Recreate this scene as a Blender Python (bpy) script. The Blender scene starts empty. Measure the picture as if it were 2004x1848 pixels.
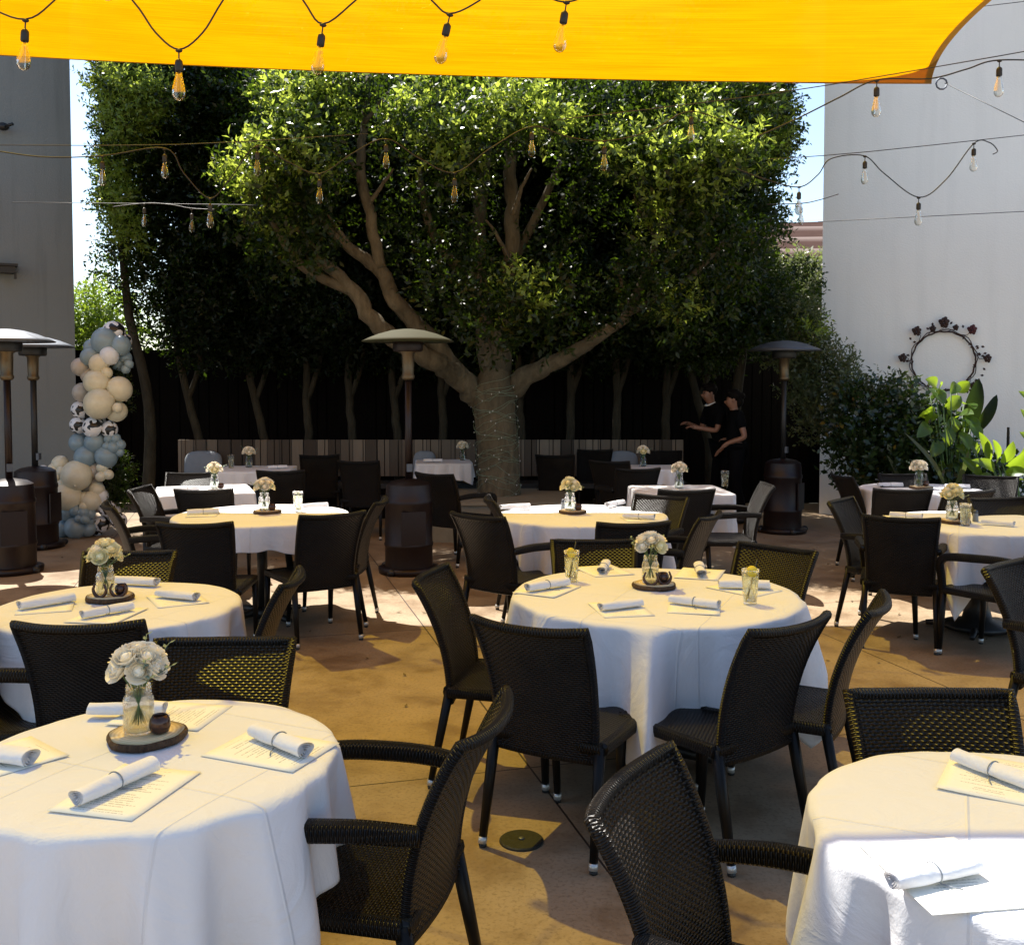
import bpy, math, random
import numpy as np
from mathutils import Vector, Matrix
R = math.radians
S = bpy.context.scene
C = S.collection

# ------------------------------------------------------------------ camera
FPX = 1950.0; CX, CY = 1001.5, 835.0; PITCH = R(2.5); EYE = 1.71
cam_d = bpy.data.cameras.new('camera'); cam = bpy.data.objects.new('camera', cam_d); C.objects.link(cam)
cam.location = (0, 0, EYE); cam.rotation_euler = (R(90) - PITCH, 0, 0)
cam_d.sensor_width = 36; cam_d.lens = 36 * FPX / 2003; cam_d.shift_y = -(924 - CY) / 2003; cam_d.clip_end = 500; cam_d.clip_start = .05
S.camera = cam

# ------------------------------------------------------------------ light
SUN_EL, SUN_AZ = R(60), R(-33)      # azimuth measured from +Y to +X
w = bpy.data.worlds.new('World'); S.world = w; w.use_nodes = True
nt = w.node_tree; bg = nt.nodes['Background']
sky = nt.nodes.new('ShaderNodeTexSky'); sky.sky_type = 'NISHITA'; sky.sun_disc = False
sky.sun_elevation = SUN_EL; sky.sun_rotation = SUN_AZ; sky.air_density = 1.0; sky.dust_density = .8; sky.ozone_density = 1.0
nt.links.new(sky.outputs[0], bg.inputs[0]); bg.inputs[1].default_value = .098
sl = bpy.data.lights.new('sun', 'SUN'); sl.energy = 4.8; sl.angle = R(.55); sl.color = (1, .95, .87)
so = bpy.data.objects.new('sun', sl); C.objects.link(so)
sd = Vector((math.sin(SUN_AZ) * math.cos(SUN_EL), math.cos(SUN_AZ) * math.cos(SUN_EL), math.sin(SUN_EL)))
so.rotation_euler = sd.to_track_quat('Z', 'Y').to_euler(); so.location = sd * 30
S.view_settings.view_transform = 'Standard'; S.view_settings.look = 'None'; S.view_settings.exposure = 1.38; S.view_settings.gamma = 1
S.render.engine = 'CYCLES'
S.cycles.use_denoising = True; S.cycles.max_bounces = 8; S.cycles.diffuse_bounces = 4; S.cycles.transparent_max_bounces = 12
S.cycles.sample_clamp_indirect = 6

# ------------------------------------------------------------------ helpers
def ray(px, py):
    x = (px - CX) / FPX; u = (CY - py) / FPX
    return Vector((x, math.cos(PITCH) + u * math.sin(PITCH), -math.sin(PITCH) + u * math.cos(PITCH)))
def PZ(px, py, z=0.0):
    d = ray(px, py); t = (z - EYE) / d.z
    return Vector((d.x * t, d.y * t, z))
def PY(px, py, Y):
    d = ray(px, py); t = Y / d.y
    return Vector((d.x * t, Y, EYE + d.z * t))

class MB:
    def __init__(s): s.v = []; s.f = []; s.uv = []
    def add(s, vs, fs, uvs=None):
        o = len(s.v); s.v += [tuple(p) for p in vs]; s.f += [tuple(i + o for i in f) for f in fs]
        s.uv += list(uvs) if uvs is not None else [(p[0], p[1]) for p in vs]
        return s
    def box(s, c, sz, m=None):
        x, y, z = [k / 2 for k in sz]; c = Vector(c)
        vs = [Vector((a * x, b * y, d * z)) for d in (-1, 1) for b in (-1, 1) for a in (-1, 1)]
        if m is not None: vs = [m @ p for p in vs]
        return s.add([p + c for p in vs], [(0, 2, 3, 1), (4, 5, 7, 6), (0, 1, 5, 4), (2, 6, 7, 3), (0, 4, 6, 2), (1, 3, 7, 5)])
    def tube(s, pts, rad, n=8, caps=True, sq=1.0, uvs=60.0, up=None):
        pts = [Vector(p) for p in pts]
        if not hasattr(rad, '__len__'): rad = [rad] * len(pts)
        vs, uv = [], []; L = 0; pn = None
        for i, p in enumerate(pts):
            t = (pts[min(i + 1, len(pts) - 1)] - pts[max(i - 1, 0)])
            t = t.normalized() if t.length > 1e-9 else Vector((0, 0, 1))
            if pn is None:
                a = Vector(up) if up else (Vector((0, 0, 1)) if abs(t.z) < .9 else Vector((1, 0, 0)))
                pn = (a - t * a.dot(t)).normalized()
            else:
                pn = (pn - t * pn.dot(t)).normalized()
            b = t.cross(pn)
            if i: L += (p - pts[i - 1]).length
            for k in range(n):
                an = 2 * math.pi * k / n
                ca, sa = math.cos(an), math.sin(an)
                if sq < 1:   # superellipse section
                    ca = math.copysign(abs(ca) ** sq, ca); sa = math.copysign(abs(sa) ** sq, sa)
                vs.append(p + (pn * ca + b * sa) * rad[i]); uv.append((k / n * rad[i] * 6.28 * uvs, L * uvs * 1.5))
        fs = [(i * n + k, i * n + (k + 1) % n, (i + 1) * n + (k + 1) % n, (i + 1) * n + k) for i in range(len(pts) - 1) for k in range(n)]
        if caps: fs += [tuple(range(n))[::-1], tuple((len(pts) - 1) * n + k for k in range(n))]
        return s.add(vs, fs, uv)
    def lathe(s, prof, n=24, c=(0, 0, 0), sx=1, sy=1, wob=None):
        c = Vector(c); vs, uv = [], []
        for j, (r, z) in enumerate(prof):
            for k in range(n):
                a = 2 * math.pi * k / n; rr = r * (wob(a) if wob else 1)
                vs.append(c + Vector((rr * math.cos(a) * sx, rr * math.sin(a) * sy, z))); uv.append((k / n, j / len(prof)))
        fs = [(j * n + k, j * n + (k + 1) % n, (j + 1) * n + (k + 1) % n, (j + 1) * n + k) for j in range(len(prof) - 1) for k in range(n)]
        if prof[0][0] > 1e-5: fs.append(tuple(range(n))[::-1])
        if prof[-1][0] > 1e-5: fs.append(tuple((len(prof) - 1) * n + k for k in range(n)))
        return s.add(vs, fs, uv)
    def ball(s, c, r, n=16, m=10, sc=(1, 1, 1), rot=None):
        vs, fs = [], []; c = Vector(c)
        vs.append(Vector((0, 0, -r * sc[2])))
        for j in range(1, m):
            t = -math.pi / 2 + math.pi * j / m
            for k in range(n):
                a = 2 * math.pi * k / n
                vs.append(Vector((math.cos(t) * math.cos(a) * r * sc[0], math.cos(t) * math.sin(a) * r * sc[1], math.sin(t) * r * sc[2])))
        vs.append(Vector((0, 0, r * sc[2])))
        if rot is not None: vs = [rot @ p for p in vs]
        vs = [p + c for p in vs]
        for k in range(n): fs.append((0, 1 + (k + 1) % n, 1 + k)); fs.append((len(vs) - 1, 1 + (m - 2) * n + k, 1 + (m - 2) * n + (k + 1) % n))
        for j in range(m - 2):
            for k in range(n): fs.append((1 + j * n + k, 1 + j * n + (k + 1) % n, 1 + (j + 1) * n + (k + 1) % n, 1 + (j + 1) * n + k))
        return s.add(vs, fs)
    def grid(s, fn, nu, nv, uvf=None):
        vs = [fn(i / nu, j / nv) for j in range(nv + 1) for i in range(nu + 1)]
        uv = [(uvf(i / nu, j / nv) if uvf else (i / nu, j / nv)) for j in range(nv + 1) for i in range(nu + 1)]
        fs = [(j * (nu + 1) + i, j * (nu + 1) + i + 1, (j + 1) * (nu + 1) + i + 1, (j + 1) * (nu + 1) + i) for j in range(nv) for i in range(nu)]
        return s.add(vs, fs, uv)
    def mesh(s, name, mat, smooth=True):
        me = bpy.data.meshes.new(name); me.from_pydata(s.v, [], s.f); 
        if smooth: me.polygons.foreach_set('use_smooth', [True] * len(me.polygons))
        ul = me.uv_layers.new(name='UVMap'); idx = np.empty(len(me.loops), dtype=np.int32); me.loops.foreach_get('vertex_index', idx)
        ul.data.foreach_set('uv', np.array(s.uv, dtype=np.float32)[idx].ravel())
        me.materials.append(mat); me.update(); return me
    def build(s, name, mat, parent=None, smooth=True, sharp=None):
        o = bpy.data.objects.new(name, s.mesh(name, mat, smooth)); C.objects.link(o)
        if sharp is not None:
            try: o.data.set_sharp_from_angle(angle=R(sharp))
            except Exception: pass
        if parent: o.parent = parent
        return o

def tag(o, label=None, cat=None, group=None, kind=None):
    if label: o['label'] = label
    if cat: o['category'] = cat
    if group: o['group'] = group
    if kind: o['kind'] = kind
    return o
def empty(name, loc=(0, 0, 0), rz=0, label=None, cat=None, group=None):
    o = bpy.data.objects.new(name, None); C.objects.link(o); o.location = loc; o.rotation_euler = (0, 0, rz); o.empty_display_size = .1
    return tag(o, label, cat, group)
def copy_tree(o, parent=None):
    c = o.copy(); C.objects.link(c); c.parent = parent
    for ch in list(o.children): copy_tree(ch, c)
    return c
def place(proto, loc, rz=0, label=None, group=None, scale=1, tilt=None):
    """first use moves the prototype itself, later uses copy it"""
    if not proto.get('_used'):
        o = proto
    else:
        o = copy_tree(proto)
    proto['_used'] = 1
    o.location = loc; o.rotation_euler = (tilt[0] if tilt else 0, tilt[1] if tilt else 0, rz); o.scale = (scale,) * 3
    if label: o['label'] = label
    if group: o['group'] = group
    return o
def spline(pts, n=6):
    pts = [Vector(p) for p in pts]; out = []
    for i in range(len(pts) - 1):
        p0 = pts[max(i - 1, 0)]; p1 = pts[i]; p2 = pts[i + 1]; p3 = pts[min(i + 2, len(pts) - 1)]
        for k in range(n):
            t = k / n
            out.append(.5 * ((2 * p1) + (p2 - p0) * t + (2 * p0 - 5 * p1 + 4 * p2 - p3) * t * t + (3 * p1 - p0 - 3 * p2 + p3) * t ** 3))
    out.append(pts[-1]); return out
def lerp(a, b, t): return a + (b - a) * t
def rlist(rs, n):   # resample radii to n values
    m = len(rs) - 1
    return [lerp(rs[min(int(i / (n - 1) * m), m - 1)], rs[min(int(i / (n - 1) * m) + 1, m)], i / (n - 1) * m - min(int(i / (n - 1) * m), m - 1)) for i in range(n)]

# ------------------------------------------------------------------ materials
class NT:
    def __init__(s, name):
        s.m = bpy.data.materials.new(name); s.m.use_nodes = True; s.t = s.m.node_tree; s.b = s.t.nodes['Principled BSDF']; s.out = s.t.nodes['Material Output']
    def n(s, kind, **kw):
        nd = s.t.nodes.new('ShaderNode' + kind)
        for k, v in kw.items():
            if isinstance(k, str) and hasattr(nd, k): setattr(nd, k, v)
            else: nd.inputs[k.replace('_', ' ')].default_value = v
        return nd
    def l(s, a, b): s.t.links.new(a, b)
    def math(s, op, a, b=None, c=None):
        nd = s.t.nodes.new('ShaderNodeMath'); nd.operation = op
        for i, x in enumerate((a, b, c)):
            if x is None: continue
            if isinstance(x, (int, float)): nd.inputs[i].default_value = x
            else: s.l(x, nd.inputs[i])
        return nd.outputs[0]
    def mix(s, f, a, b):
        nd = s.t.nodes.new('ShaderNodeMix'); nd.data_type = 'RGBA'
        for i, x in ((0, f), (6, a), (7, b)):
            if isinstance(x, (int, float)): nd.inputs[i].default_value = x
            elif isinstance(x, tuple): nd.inputs[i].default_value = (*x[:3], 1)
            else: s.l(x, nd.inputs[i])
        return nd.outputs[2]
    def coord(s, which='Object'): return s.t.nodes.new('ShaderNodeTexCoord').outputs[which]
    def map(s, vec, scale=(1, 1, 1), rot=(0, 0, 0), loc=(0, 0, 0)):
        nd = s.t.nodes.new('ShaderNodeMapping'); s.l(vec, nd.inputs[0]); nd.inputs[1].default_value = loc; nd.inputs[2].default_value = rot; nd.inputs[3].default_value = scale
        return nd.outputs[0]
    def noise(s, vec, scale=5, detail=4, rough=.5, dist=0):
        nd = s.t.nodes.new('ShaderNodeTexNoise'); s.l(vec, nd.inputs['Vector']); nd.inputs['Scale'].default_value = scale; nd.inputs['Detail'].default_value = detail
        nd.inputs['Roughness'].default_value = rough; nd.inputs['Distortion'].default_value = dist
        return nd.outputs[0]
    def ramp(s, f, stops):
        nd = s.t.nodes.new('ShaderNodeValToRGB'); s.l(f, nd.inputs[0]); e = nd.color_ramp.elements
        while len(e) < len(stops): e.new(.5)
        for i, (p, c) in enumerate(stops):
            e[i].position = p; e[i].color = (*c, 1) if len(c) == 3 else c
        return nd.outputs[0]
    def rng(s, f, a, b, c=0, d=1):
        nd = s.t.nodes.new('ShaderNodeMapRange'); s.l(f, nd.inputs[0])
        for i, x in enumerate((a, b, c, d)): nd.inputs[i + 1].default_value = x
        return nd.outputs[0]
    def bump(s, h, strength=.3, dist=.01):
        nd = s.t.nodes.new('ShaderNodeBump'); s.l(h, nd.inputs['Height']); nd.inputs['Strength'].default_value = strength; nd.inputs['Distance'].default_value = dist
        s.l(nd.outputs[0], s.b.inputs['Normal']); return nd
    def col(s, c):
        if isinstance(c, tuple): s.b.inputs['Base Color'].default_value = (*c, 1)
        else: s.l(c, s.b.inputs['Base Color'])
        return s
    def set(s, **kw):
        for k, v in kw.items(): s.b.inputs[k.replace('_', ' ')].default_value = v
        return s

def simple(name, col, rough=.6, metal=0, noise=.15, ns=20, bump=0, spec=.5, **kw):
    t = NT(name); v = t.coord()
    f = t.noise(v, ns, 5)
    t.col(t.mix(f, tuple(c * (1 - noise) for c in col), tuple(min(1, c * (1 + noise)) for c in col)))
    t.set(Roughness=rough, Metallic=metal, Specular_IOR_Level=spec, **kw)
    if bump: t.bump(f, bump, .01)
    return t.m

def m_ground():
    t = NT('stained_concrete'); v = t.coord()
    a = t.noise(v, .55, 6, .6, .2); b = t.noise(v, 2.4, 9, .7, .15); c = t.noise(v, 60, 4, .6)
    col = t.ramp(a, [(.3, (.16, .108, .060)), (.5, (.24, .172, .102)), (.7, (.32, .24, .155))])
    col = t.mix(t.rng(b, .35, .8), col, (.36, .27, .175)); 
    col = t.mix(t.math('MULTIPLY', t.rng(b, .52, .38), .38), col, (.12, .065, .03))
    col = t.mix(t.math('MULTIPLY', t.rng(c, .5, .68), .45), col, (.10, .065, .035))
    # small dark drips
    vo = t.t.nodes.new('ShaderNodeTexVoronoi'); t.l(v, vo.inputs['Vector']); vo.inputs['Scale'].default_value = 2.3
    sp = t.math('MULTIPLY', t.rng(vo.outputs['Distance'], .045, .02), .55)
    col = t.mix(sp, col, (.09, .05, .025))
    # paving joints, along and across the court (15 degrees off the camera axis)
    j = t.map(v, (1, 1, 1), (0, 0, R(-15.2)))
    sx = t.t.nodes.new('ShaderNodeSeparateXYZ'); t.l(j, sx.inputs[0])
    def line(o, off, per, wd):
        q = t.math('FRACT', t.math('DIVIDE', t.math('ADD', o, off + 100 * per), per))
        q = t.math('ABSOLUTE', t.math('SUBTRACT', q, .5)); return t.math('GREATER_THAN', q, .5 - wd / per)
    ln = t.math('MAXIMUM', line(sx.outputs[0], JOFF, 2.6, .0045), line(sx.outputs[1], 1.0, 2.6, .0045))
    col = t.mix(ln, col, (.035, .02, .012)); t.col(col)
    t.set(Specular_IOR_Level=.35); t.l(t.rng(b, .3, .7, .42, .72), t.b.inputs['Roughness'])
    h = t.math('SUBTRACT', t.math('ADD', t.math('MULTIPLY', b, .4), t.math('MULTIPLY', c, .15)), ln)
    t.bump(h, .25, .01); return t.m
_p = PZ(911, 1334); JOFF = -(_p.x * math.cos(R(-15.2)) - _p.y * math.sin(R(-15.2)))

def m_wicker(name, col, hi, sc=1.0):
    t = NT(name); uv = t.coord('UV'); sx = t.t.nodes.new('ShaderNodeSeparateXYZ'); t.l(t.map(uv, (sc, sc, 1)), sx.inputs[0])
    u, v = sx.outputs[0], sx.outputs[1]
    k = t.math('FLOOR', v); fv = t.math('SUBTRACT', t.math('SUBTRACT', v, k), .5)
    row = t.math('COSINE', t.math('MULTIPLY', fv, math.pi * .98))
    al = t.math('MULTIPLY_ADD', t.math('COSINE', t.math('MULTIPLY', t.math('ADD', t.math('MULTIPLY', u, .62), k), math.pi)), .5, .5)
    h = t.math('MULTIPLY', row, t.math('MULTIPLY_ADD', al, .85, .15))
    c = t.ramp(h, [(.0, tuple(x * .15 for x in col)), (.35, col), (.9, hi)])
    n = t.noise(t.coord(), 6, 5, .65); oi = t.n('ObjectInfo')
    c = t.mix(t.math('MULTIPLY', t.rng(n, .35, .65), .5), c, tuple(x * .4 for x in col))
    c = t.mix(t.math('MULTIPLY', t.math('MULTIPLY', oi.outputs['Random'], t.rng(n, .6, .4)), .18), c, (.045, .036, .026)); t.col(c)
    t.set(Specular_IOR_Level=.26, Roughness=.33); t.bump(h, .9, .012 / sc); return t.m

def m_cloth(name, col=(.80, .80, .81), crease=True):
    t = NT(name); v = t.coord(); n = t.noise(v, 7, 5, .55, .5); f = t.noise(v, 260, 2)
    t.col(t.mix(n, tuple(c * .96 for c in col), col)); t.set(Roughness=.82, Specular_IOR_Level=.2)
    h = t.math('ADD', t.math('MULTIPLY', n, .7), t.math('MULTIPLY', f, .04))
    if crease:
        sx = t.t.nodes.new('ShaderNodeSeparateXYZ'); t.l(t.map(v, (1, 1, 1), (0, 0, R(24))), sx.inputs[0])
        for o in (sx.outputs[0], sx.outputs[1]):
            q = t.math('PINGPONG', t.math('ADD', o, .13), .23)
            h = t.math('ADD', h, t.math('MULTIPLY', t.rng(q, .0, .005, 1, 0), .38))
    wr = t.noise(v, 3.5, 6, .6, 1.5); h = t.math('ADD', h, t.math('MULTIPLY', t.math('ABSOLUTE', t.math('SUBTRACT', wr, .5)), -1.6)); t.bump(h, .6, .012)
    tr = t.n('BsdfTranslucent'); tr.inputs[0].default_value = (.8, .8, .8, 1)
    mx = t.n('MixShader'); mx.inputs[0].default_value = .12; t.l(t.b.outputs[0], mx.inputs[1]); t.l(tr.outputs[0], mx.inputs[2]); t.l(mx.outputs[0], t.out.inputs[0])
    return t.m

def m_sail():
    t = NT('yellow_shade_fabric'); v = t.coord()
    n1 = t.noise(t.map(v, (.6, 22, 1)), 2.2, 5, .6); n2 = t.noise(t.map(v, (1.2, 3, 1)), 1.2, 3, .5)
    f = t.math('ADD', t.math('MULTIPLY', n1, .7), t.math('MULTIPLY', n2, .3))
    c = t.mix(t.rng(f, .42, .58), (.40, .165, .0003), (.47, .215, .0006))
    t.col((.5, .25, .005)); t.set(Roughness=.7, Specular_IOR_Level=.1)
    tr = t.n('BsdfTranslucent'); t.l(c, tr.inputs[0])
    tp = t.n('BsdfTransparent'); tp.inputs[0].default_value = (1, .765, .10, 1)
    a = t.n('MixShader'); a.inputs[0].default_value = .8; t.l(t.b.outputs[0], a.inputs[1]); t.l(tr.outputs[0], a.inputs[2])
    b = t.n('MixShader'); lw = t.n('LayerWeight'); lw.inputs[0].default_value = .5; fc = t.math('SUBTRACT', 1, lw.outputs['Facing']); t.l(t.math('MULTIPLY', t.math('POWER', fc, 2.2), .30), b.inputs[0]); t.l(a.outputs[0], b.inputs[1]); t.l(tp.outputs[0], b.inputs[2]); t.l(b.outputs[0], t.out.inputs[0])
    t.bump(n1, .3, .01); t.l(t.t.nodes['Bump'].outputs[0], tr.inputs[1]); return t.m

def m_leaf(name, col, tl, rough=.35, ns=1.6, tf=.38, sp=.5):
    t = NT(name); v = t.coord(); n = t.noise(v, ns, 3); g = t.t.nodes.new('ShaderNodeNewGeometry'); rnd = g.outputs['Random Per Island']
    t.set(Specular_IOR_Level=sp)
    c = t.mix(rnd, tuple(x * .6 for x in col), tuple(x * 1.45 for x in col)); c = t.mix(t.math('MULTIPLY', n, .4), c, (col[0] * 1.6, col[1] * 1.35, col[2]))
    t.col(c); t.set(Roughness=rough)
    tr = t.n('BsdfTranslucent'); t.l(t.mix(rnd, tuple(x * .6 for x in tl), tl), tr.inputs[0])
    mx = t.n('MixShader'); mx.inputs[0].default_value = tf; t.l(t.b.outputs[0], mx.inputs[1]); t.l(tr.outputs[0], mx.inputs[2]); t.l(mx.outputs[0], t.out.inputs[0])
    return t.m

def m_bark(name, a, b, sc=1):
    t = NT(name); v = t.coord(); n = t.noise(t.map(v, (1, 1, .35)), 14 * sc, 7, .65, .4); l = t.noise(v, 2.2, 4)
    c = t.mix(t.rng(n, .3, .7), a, b); c = t.mix(t.math('MULTIPLY', t.rng(l, .4, .7), .45), c, tuple(x * .45 for x in a)); t.col(c)
    t.set(Roughness=.85, Specular_IOR_Level=.2); t.bump(n, .8, .03); return t.m

def m_glass(name, tint=(1, 1, 1), rough=.0):
    t = NT(name); t.t.nodes.remove(t.b)
    g = t.n('BsdfGlass'); g.inputs['Color'].default_value = (*tint, 1); g.inputs['Roughness'].default_value = rough; g.inputs['IOR'].default_value = 1.35
    tp = t.n('BsdfTransparent'); tp.inputs[0].default_value = (*tint, 1)
    n = t.noise(t.coord(), 40, 2); 
    mx = t.n('MixShader'); t.l(t.rng(n, .3, .7, .48, .56), mx.inputs[0]); t.l(g.outputs[0], mx.inputs[1]); t.l(tp.outputs[0], mx.inputs[2]); t.l(mx.outputs[0], t.out.inputs[0])
    return t.m

def m_stucco(name, col, streak=.5):
    t = NT(name); v = t.coord(); n = t.noise(v, .5, 5, .55); s = t.noise(t.map(v, (3.5, 3.5, .22)), 1.6, 5, .6); f = t.noise(v, 55, 5)
    c = t.mix(t.rng(n, .35, .65), tuple(x * .92 for x in col), col); c = t.mix(t.math('MULTIPLY', t.rng(s, .5, .75), streak), c, tuple(x * .6 for x in col)); t.col(c)
    t.set(Roughness=.9, Specular_IOR_Level=.15); t.bump(t.math('ADD', f, t.math('MULTIPLY', n, 2)), .22, .02); return t.m

def m_menu():
    t = NT('menu_paper'); uv = t.coord('UV'); sx = t.t.nodes.new('ShaderNodeSeparateXYZ'); t.l(uv, sx.inputs[0]); u, v = sx.outputs[0], sx.outputs[1]
    row = t.math('FLOOR', t.math('MULTIPLY', v, 26)); fr = t.math('FRACT', t.math('MULTIPLY', v, 26))
    wn = t.n('TexWhiteNoise'); wn.noise_dimensions = '1D'; t.l(row, wn.inputs['W'])
    ln = t.math('MULTIPLY', t.math('LESS_THAN', fr, .42), t.math('GREATER_THAN', wn.outputs[0], .3))
    cu = t.math('ABSOLUTE', t.math('SUBTRACT', u, .5)); half = t.math('MULTIPLY_ADD', wn.outputs[0], .3, .05)
    ln = t.math('MULTIPLY', ln, t.math('LESS_THAN', cu, half))
    wd = t.noise(t.map(uv, (60, 26, 1)), 1.2, 1); ln = t.math('MULTIPLY', ln, t.math('GREATER_THAN', wd, .45))
    ins = t.math('MULTIPLY', t.math('GREATER_THAN', v, .08), t.math('LESS_THAN', v, .93)); ln = t.math('MULTIPLY', ln, ins)
    fib = t.noise(t.coord(), 90, 4); base = t.mix(fib, (.80, .78, .68), (.85, .83, .73))
    t.col(t.mix(t.math('MULTIPLY', ln, .45), base, (.12, .10, .08))); t.set(Roughness=.75, Specular_IOR_Level=.2); return t.m

def m_cow():
    t = NT('cow_print_latex'); v = t.coord(); n = t.noise(v, 9, 2, .4, .4)
    t.col(t.mix(t.math('GREATER_THAN', n, .53), (.75, .75, .76), (.012, .012, .012))); t.set(Roughness=.3); return t.m

def m_planks():
    t = NT('weathered_boards'); v = t.coord(); sx = t.t.nodes.new('ShaderNodeSeparateXYZ'); t.l(v, sx.inputs[0])
    q = t.math('MULTIPLY', sx.outputs[0], 1 / .16); k = t.math('FLOOR', q); fr = t.math('FRACT', q)
    wn = t.n('TexWhiteNoise'); wn.noise_dimensions = '1D'; t.l(k, wn.inputs['W'])
    g = t.noise(t.map(v, (8, 8, .8)), 3, 6, .6)
    c = t.mix(wn.outputs[0], (.035, .022, .012), (.26, .20, .14)); c = t.mix(t.math('MULTIPLY', g, .5), c, (.06, .04, .025))
    c = t.mix(t.math('LESS_THAN', fr, .05), c, (.005, .004, .003)); t.col(c); t.set(Roughness=.8); t.bump(g, .4, .01); return t.m

def m_slice():
    t = NT('wood_slice_top'); v = t.coord(); sx = t.t.nodes.new('ShaderNodeVectorMath'); sx.operation = 'LENGTH'; t.l(t.map(v, (1, 1, 0)), sx.inputs[0])
    n = t.noise(v, 14, 4); w_ = t.math('SINE', t.math('MULTIPLY_ADD', sx.outputs['Value'], 560, t.math('MULTIPLY', n, 9)))
    t.col(t.mix(t.rng(w_, -1, 1), (.58, .42, .21), (.72, .56, .33))); t.set(Roughness=.6); return t.m

M = dict(
    ground=m_ground(), sail=m_sail(), hem=simple('sail_hem', (.62, .33, .01), .7),
    wicker=m_wicker('dark_brown_wicker', (.004, .003, .0022), (.028, .019, .011)), leg=simple('dark_brown_metal', (.006, .005, .004), .4, bump=.05, spec=.2),
    glide=simple('silver_cap', (.55, .55, .52), .35, .6), cloth=m_cloth('white_linen'), napkin=m_cloth('white_napkin', (.82, .82, .84), False),
    menu=m_menu(), bark=m_bark('grey_bark', (.062, .050, .030), (.15, .125, .08)), thin_bark=m_bark('thin_bark', (.022, .018, .010), (.06, .05, .032)),
    leaf=m_leaf('ficus_leaf', (.010, .020, .004), (.10, .17, .010), .35, tf=.4, sp=.35), leaf_sun_tint=m_leaf('sun_tinted_ficus_leaf', (.11, .17, .03), (.62, .74, .09), .3, tf=.5), leaf_dark=m_leaf('hedge_leaf', (.006, .011, .004), (.05, .09, .006), .5, sp=.18),  # brighter ficus copy: sunlight on the outer clumps painted into its colour
    leaf_lime=m_leaf('lime_leaf', (.09, .14, .02), (.5, .7, .05), .4), leaf_gloss=m_leaf('glossy_leaf', (.018, .034, .014), (.10, .16, .02), .12),
    leaf_big=m_leaf('broad_leaf', (.05, .10, .02), (.42, .6, .03), .28, tf=.45), leaf_olive=m_leaf('olive_leaf', (.06, .075, .035), (.25, .32, .08), .4),
    wall=m_stucco('pale_stucco', (.94, .925, .86), .14), wall_grey=m_stucco('grey_stucco', (.235, .245, .235), .6),
    planks=m_planks(), fence=simple('dark_fence_wood', (.004, .003, .0025), .8, noise=.4, ns=8, bump=.3, spec=.05), darkwood=simple('black_table_metal', (.012, .011, .010), .45),
    maroon=simple('maroon_enamel', (.009, .0025, .002), .45, .2, bump=.03), steel=simple('brushed_steel', (.11, .12, .14), .55, .8, .08, 30, .04),
    bronze=simple('bronze_hood', (.034, .034, .013), .8, 0, .1, spec=.2), brass=simple('burner_screen', (.13, .10, .06), .4, .8, .3, 120, .3),
    black=simple('black_rubber', (.01, .01, .01), .5), wire=simple('grey_cable', (.02, .02, .02), .5), paleirons=simple('rusty_iron', (.045, .022, .016), .7, .3, .4, 60, .2),
    rust=simple('dark_red_petal', (.07, .012, .012), .6, .2), glass=m_glass('clear_glass'), bulb=m_glass('bulb_glass', (1, .99, .95)), water=m_glass('water', (.93, .97, .94)),
    fil=simple('filament', (.5, .36, .18), .4, .3), rose=simple('cream_petal', (.88, .80, .64), .6, 0, .06, 40, Subsurface_Weight=.0), rose_y=simple('yellow_petal', (.85, .77, .48), .6, 0, .08, 40),
    stem=simple('green_stem', (.06, .12, .03), .5), sprig=simple('eucalyptus', (.16, .22, .15), .6), slice=m_slice(), slicebark=m_bark('slice_bark', (.05, .03, .018), (.16, .10, .06), 5),
    votive=simple('brown_mercury_glass', (.07, .035, .025), .12, .5, .6, 60), lemon=simple('lemon', (.9, .62, .04), .4), ice=m_glass('lemonade', (.93, .95, .84)),
    blue=simple('dusty_blue_latex', (.23, .31, .35), .25), cream=simple('cream_latex', (.68, .63, .46), .28), taupe=simple('taupe_latex', (.46, .41, .35), .28), white=simple('white_latex', (.70, .72, .72), .28), cow=m_cow(),
    skin=simple('skin', (.26, .12, .07), .5), blackcloth=simple('black_cotton', (.005, .005, .006), .9, spec=.05, bump=.1, ns=90), hair=simple('dark_hair', (.006, .004, .003), .7, spec=.1), collar=simple('white_collar', (.7, .7, .7), .8),
    roof=None, dryleaf=simple('dry_leaf', (.12, .08, .03), .8, 0, .5, 3), concrete=simple('planter_concrete', (.20, .18, .13), .85, 0, .2, 12, .2), drain=simple('cast_iron', (.025, .027, .024), .5, .5, .3, 60, .2), cushion=simple('pale_cushion', (.22, .24, .26), .85, bump=.2, ns=12),
)
def m_roof():
    t = NT('brown_roof_tiles'); v = t.coord(); sx = t.t.nodes.new('ShaderNodeSeparateXYZ'); t.l(v, sx.inputs[0])
    fr = t.math('FRACT', t.math('MULTIPLY', sx.outputs[2], 2.6)); n = t.noise(v, 3, 4)
    t.col(t.mix(t.rng(fr, .55, .95), t.mix(n, (.05, .032, .028), (.08, .05, .042)), (.19, .15, .135))); t.set(Roughness=.9, Specular_IOR_Level=0); return t.m
M['roof'] = m_roof()

# ------------------------------------------------------------------ setting: ground
g = MB(); g.add([(-60, -40, 0), (60, -40, 0), (60, 90, 0), (-60, 90, 0)], [(0, 1, 2, 3)])
tag(g.build('ground', M['ground'], smooth=False), 'brown stained concrete patio floor with thin joints', kind='structure')

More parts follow.
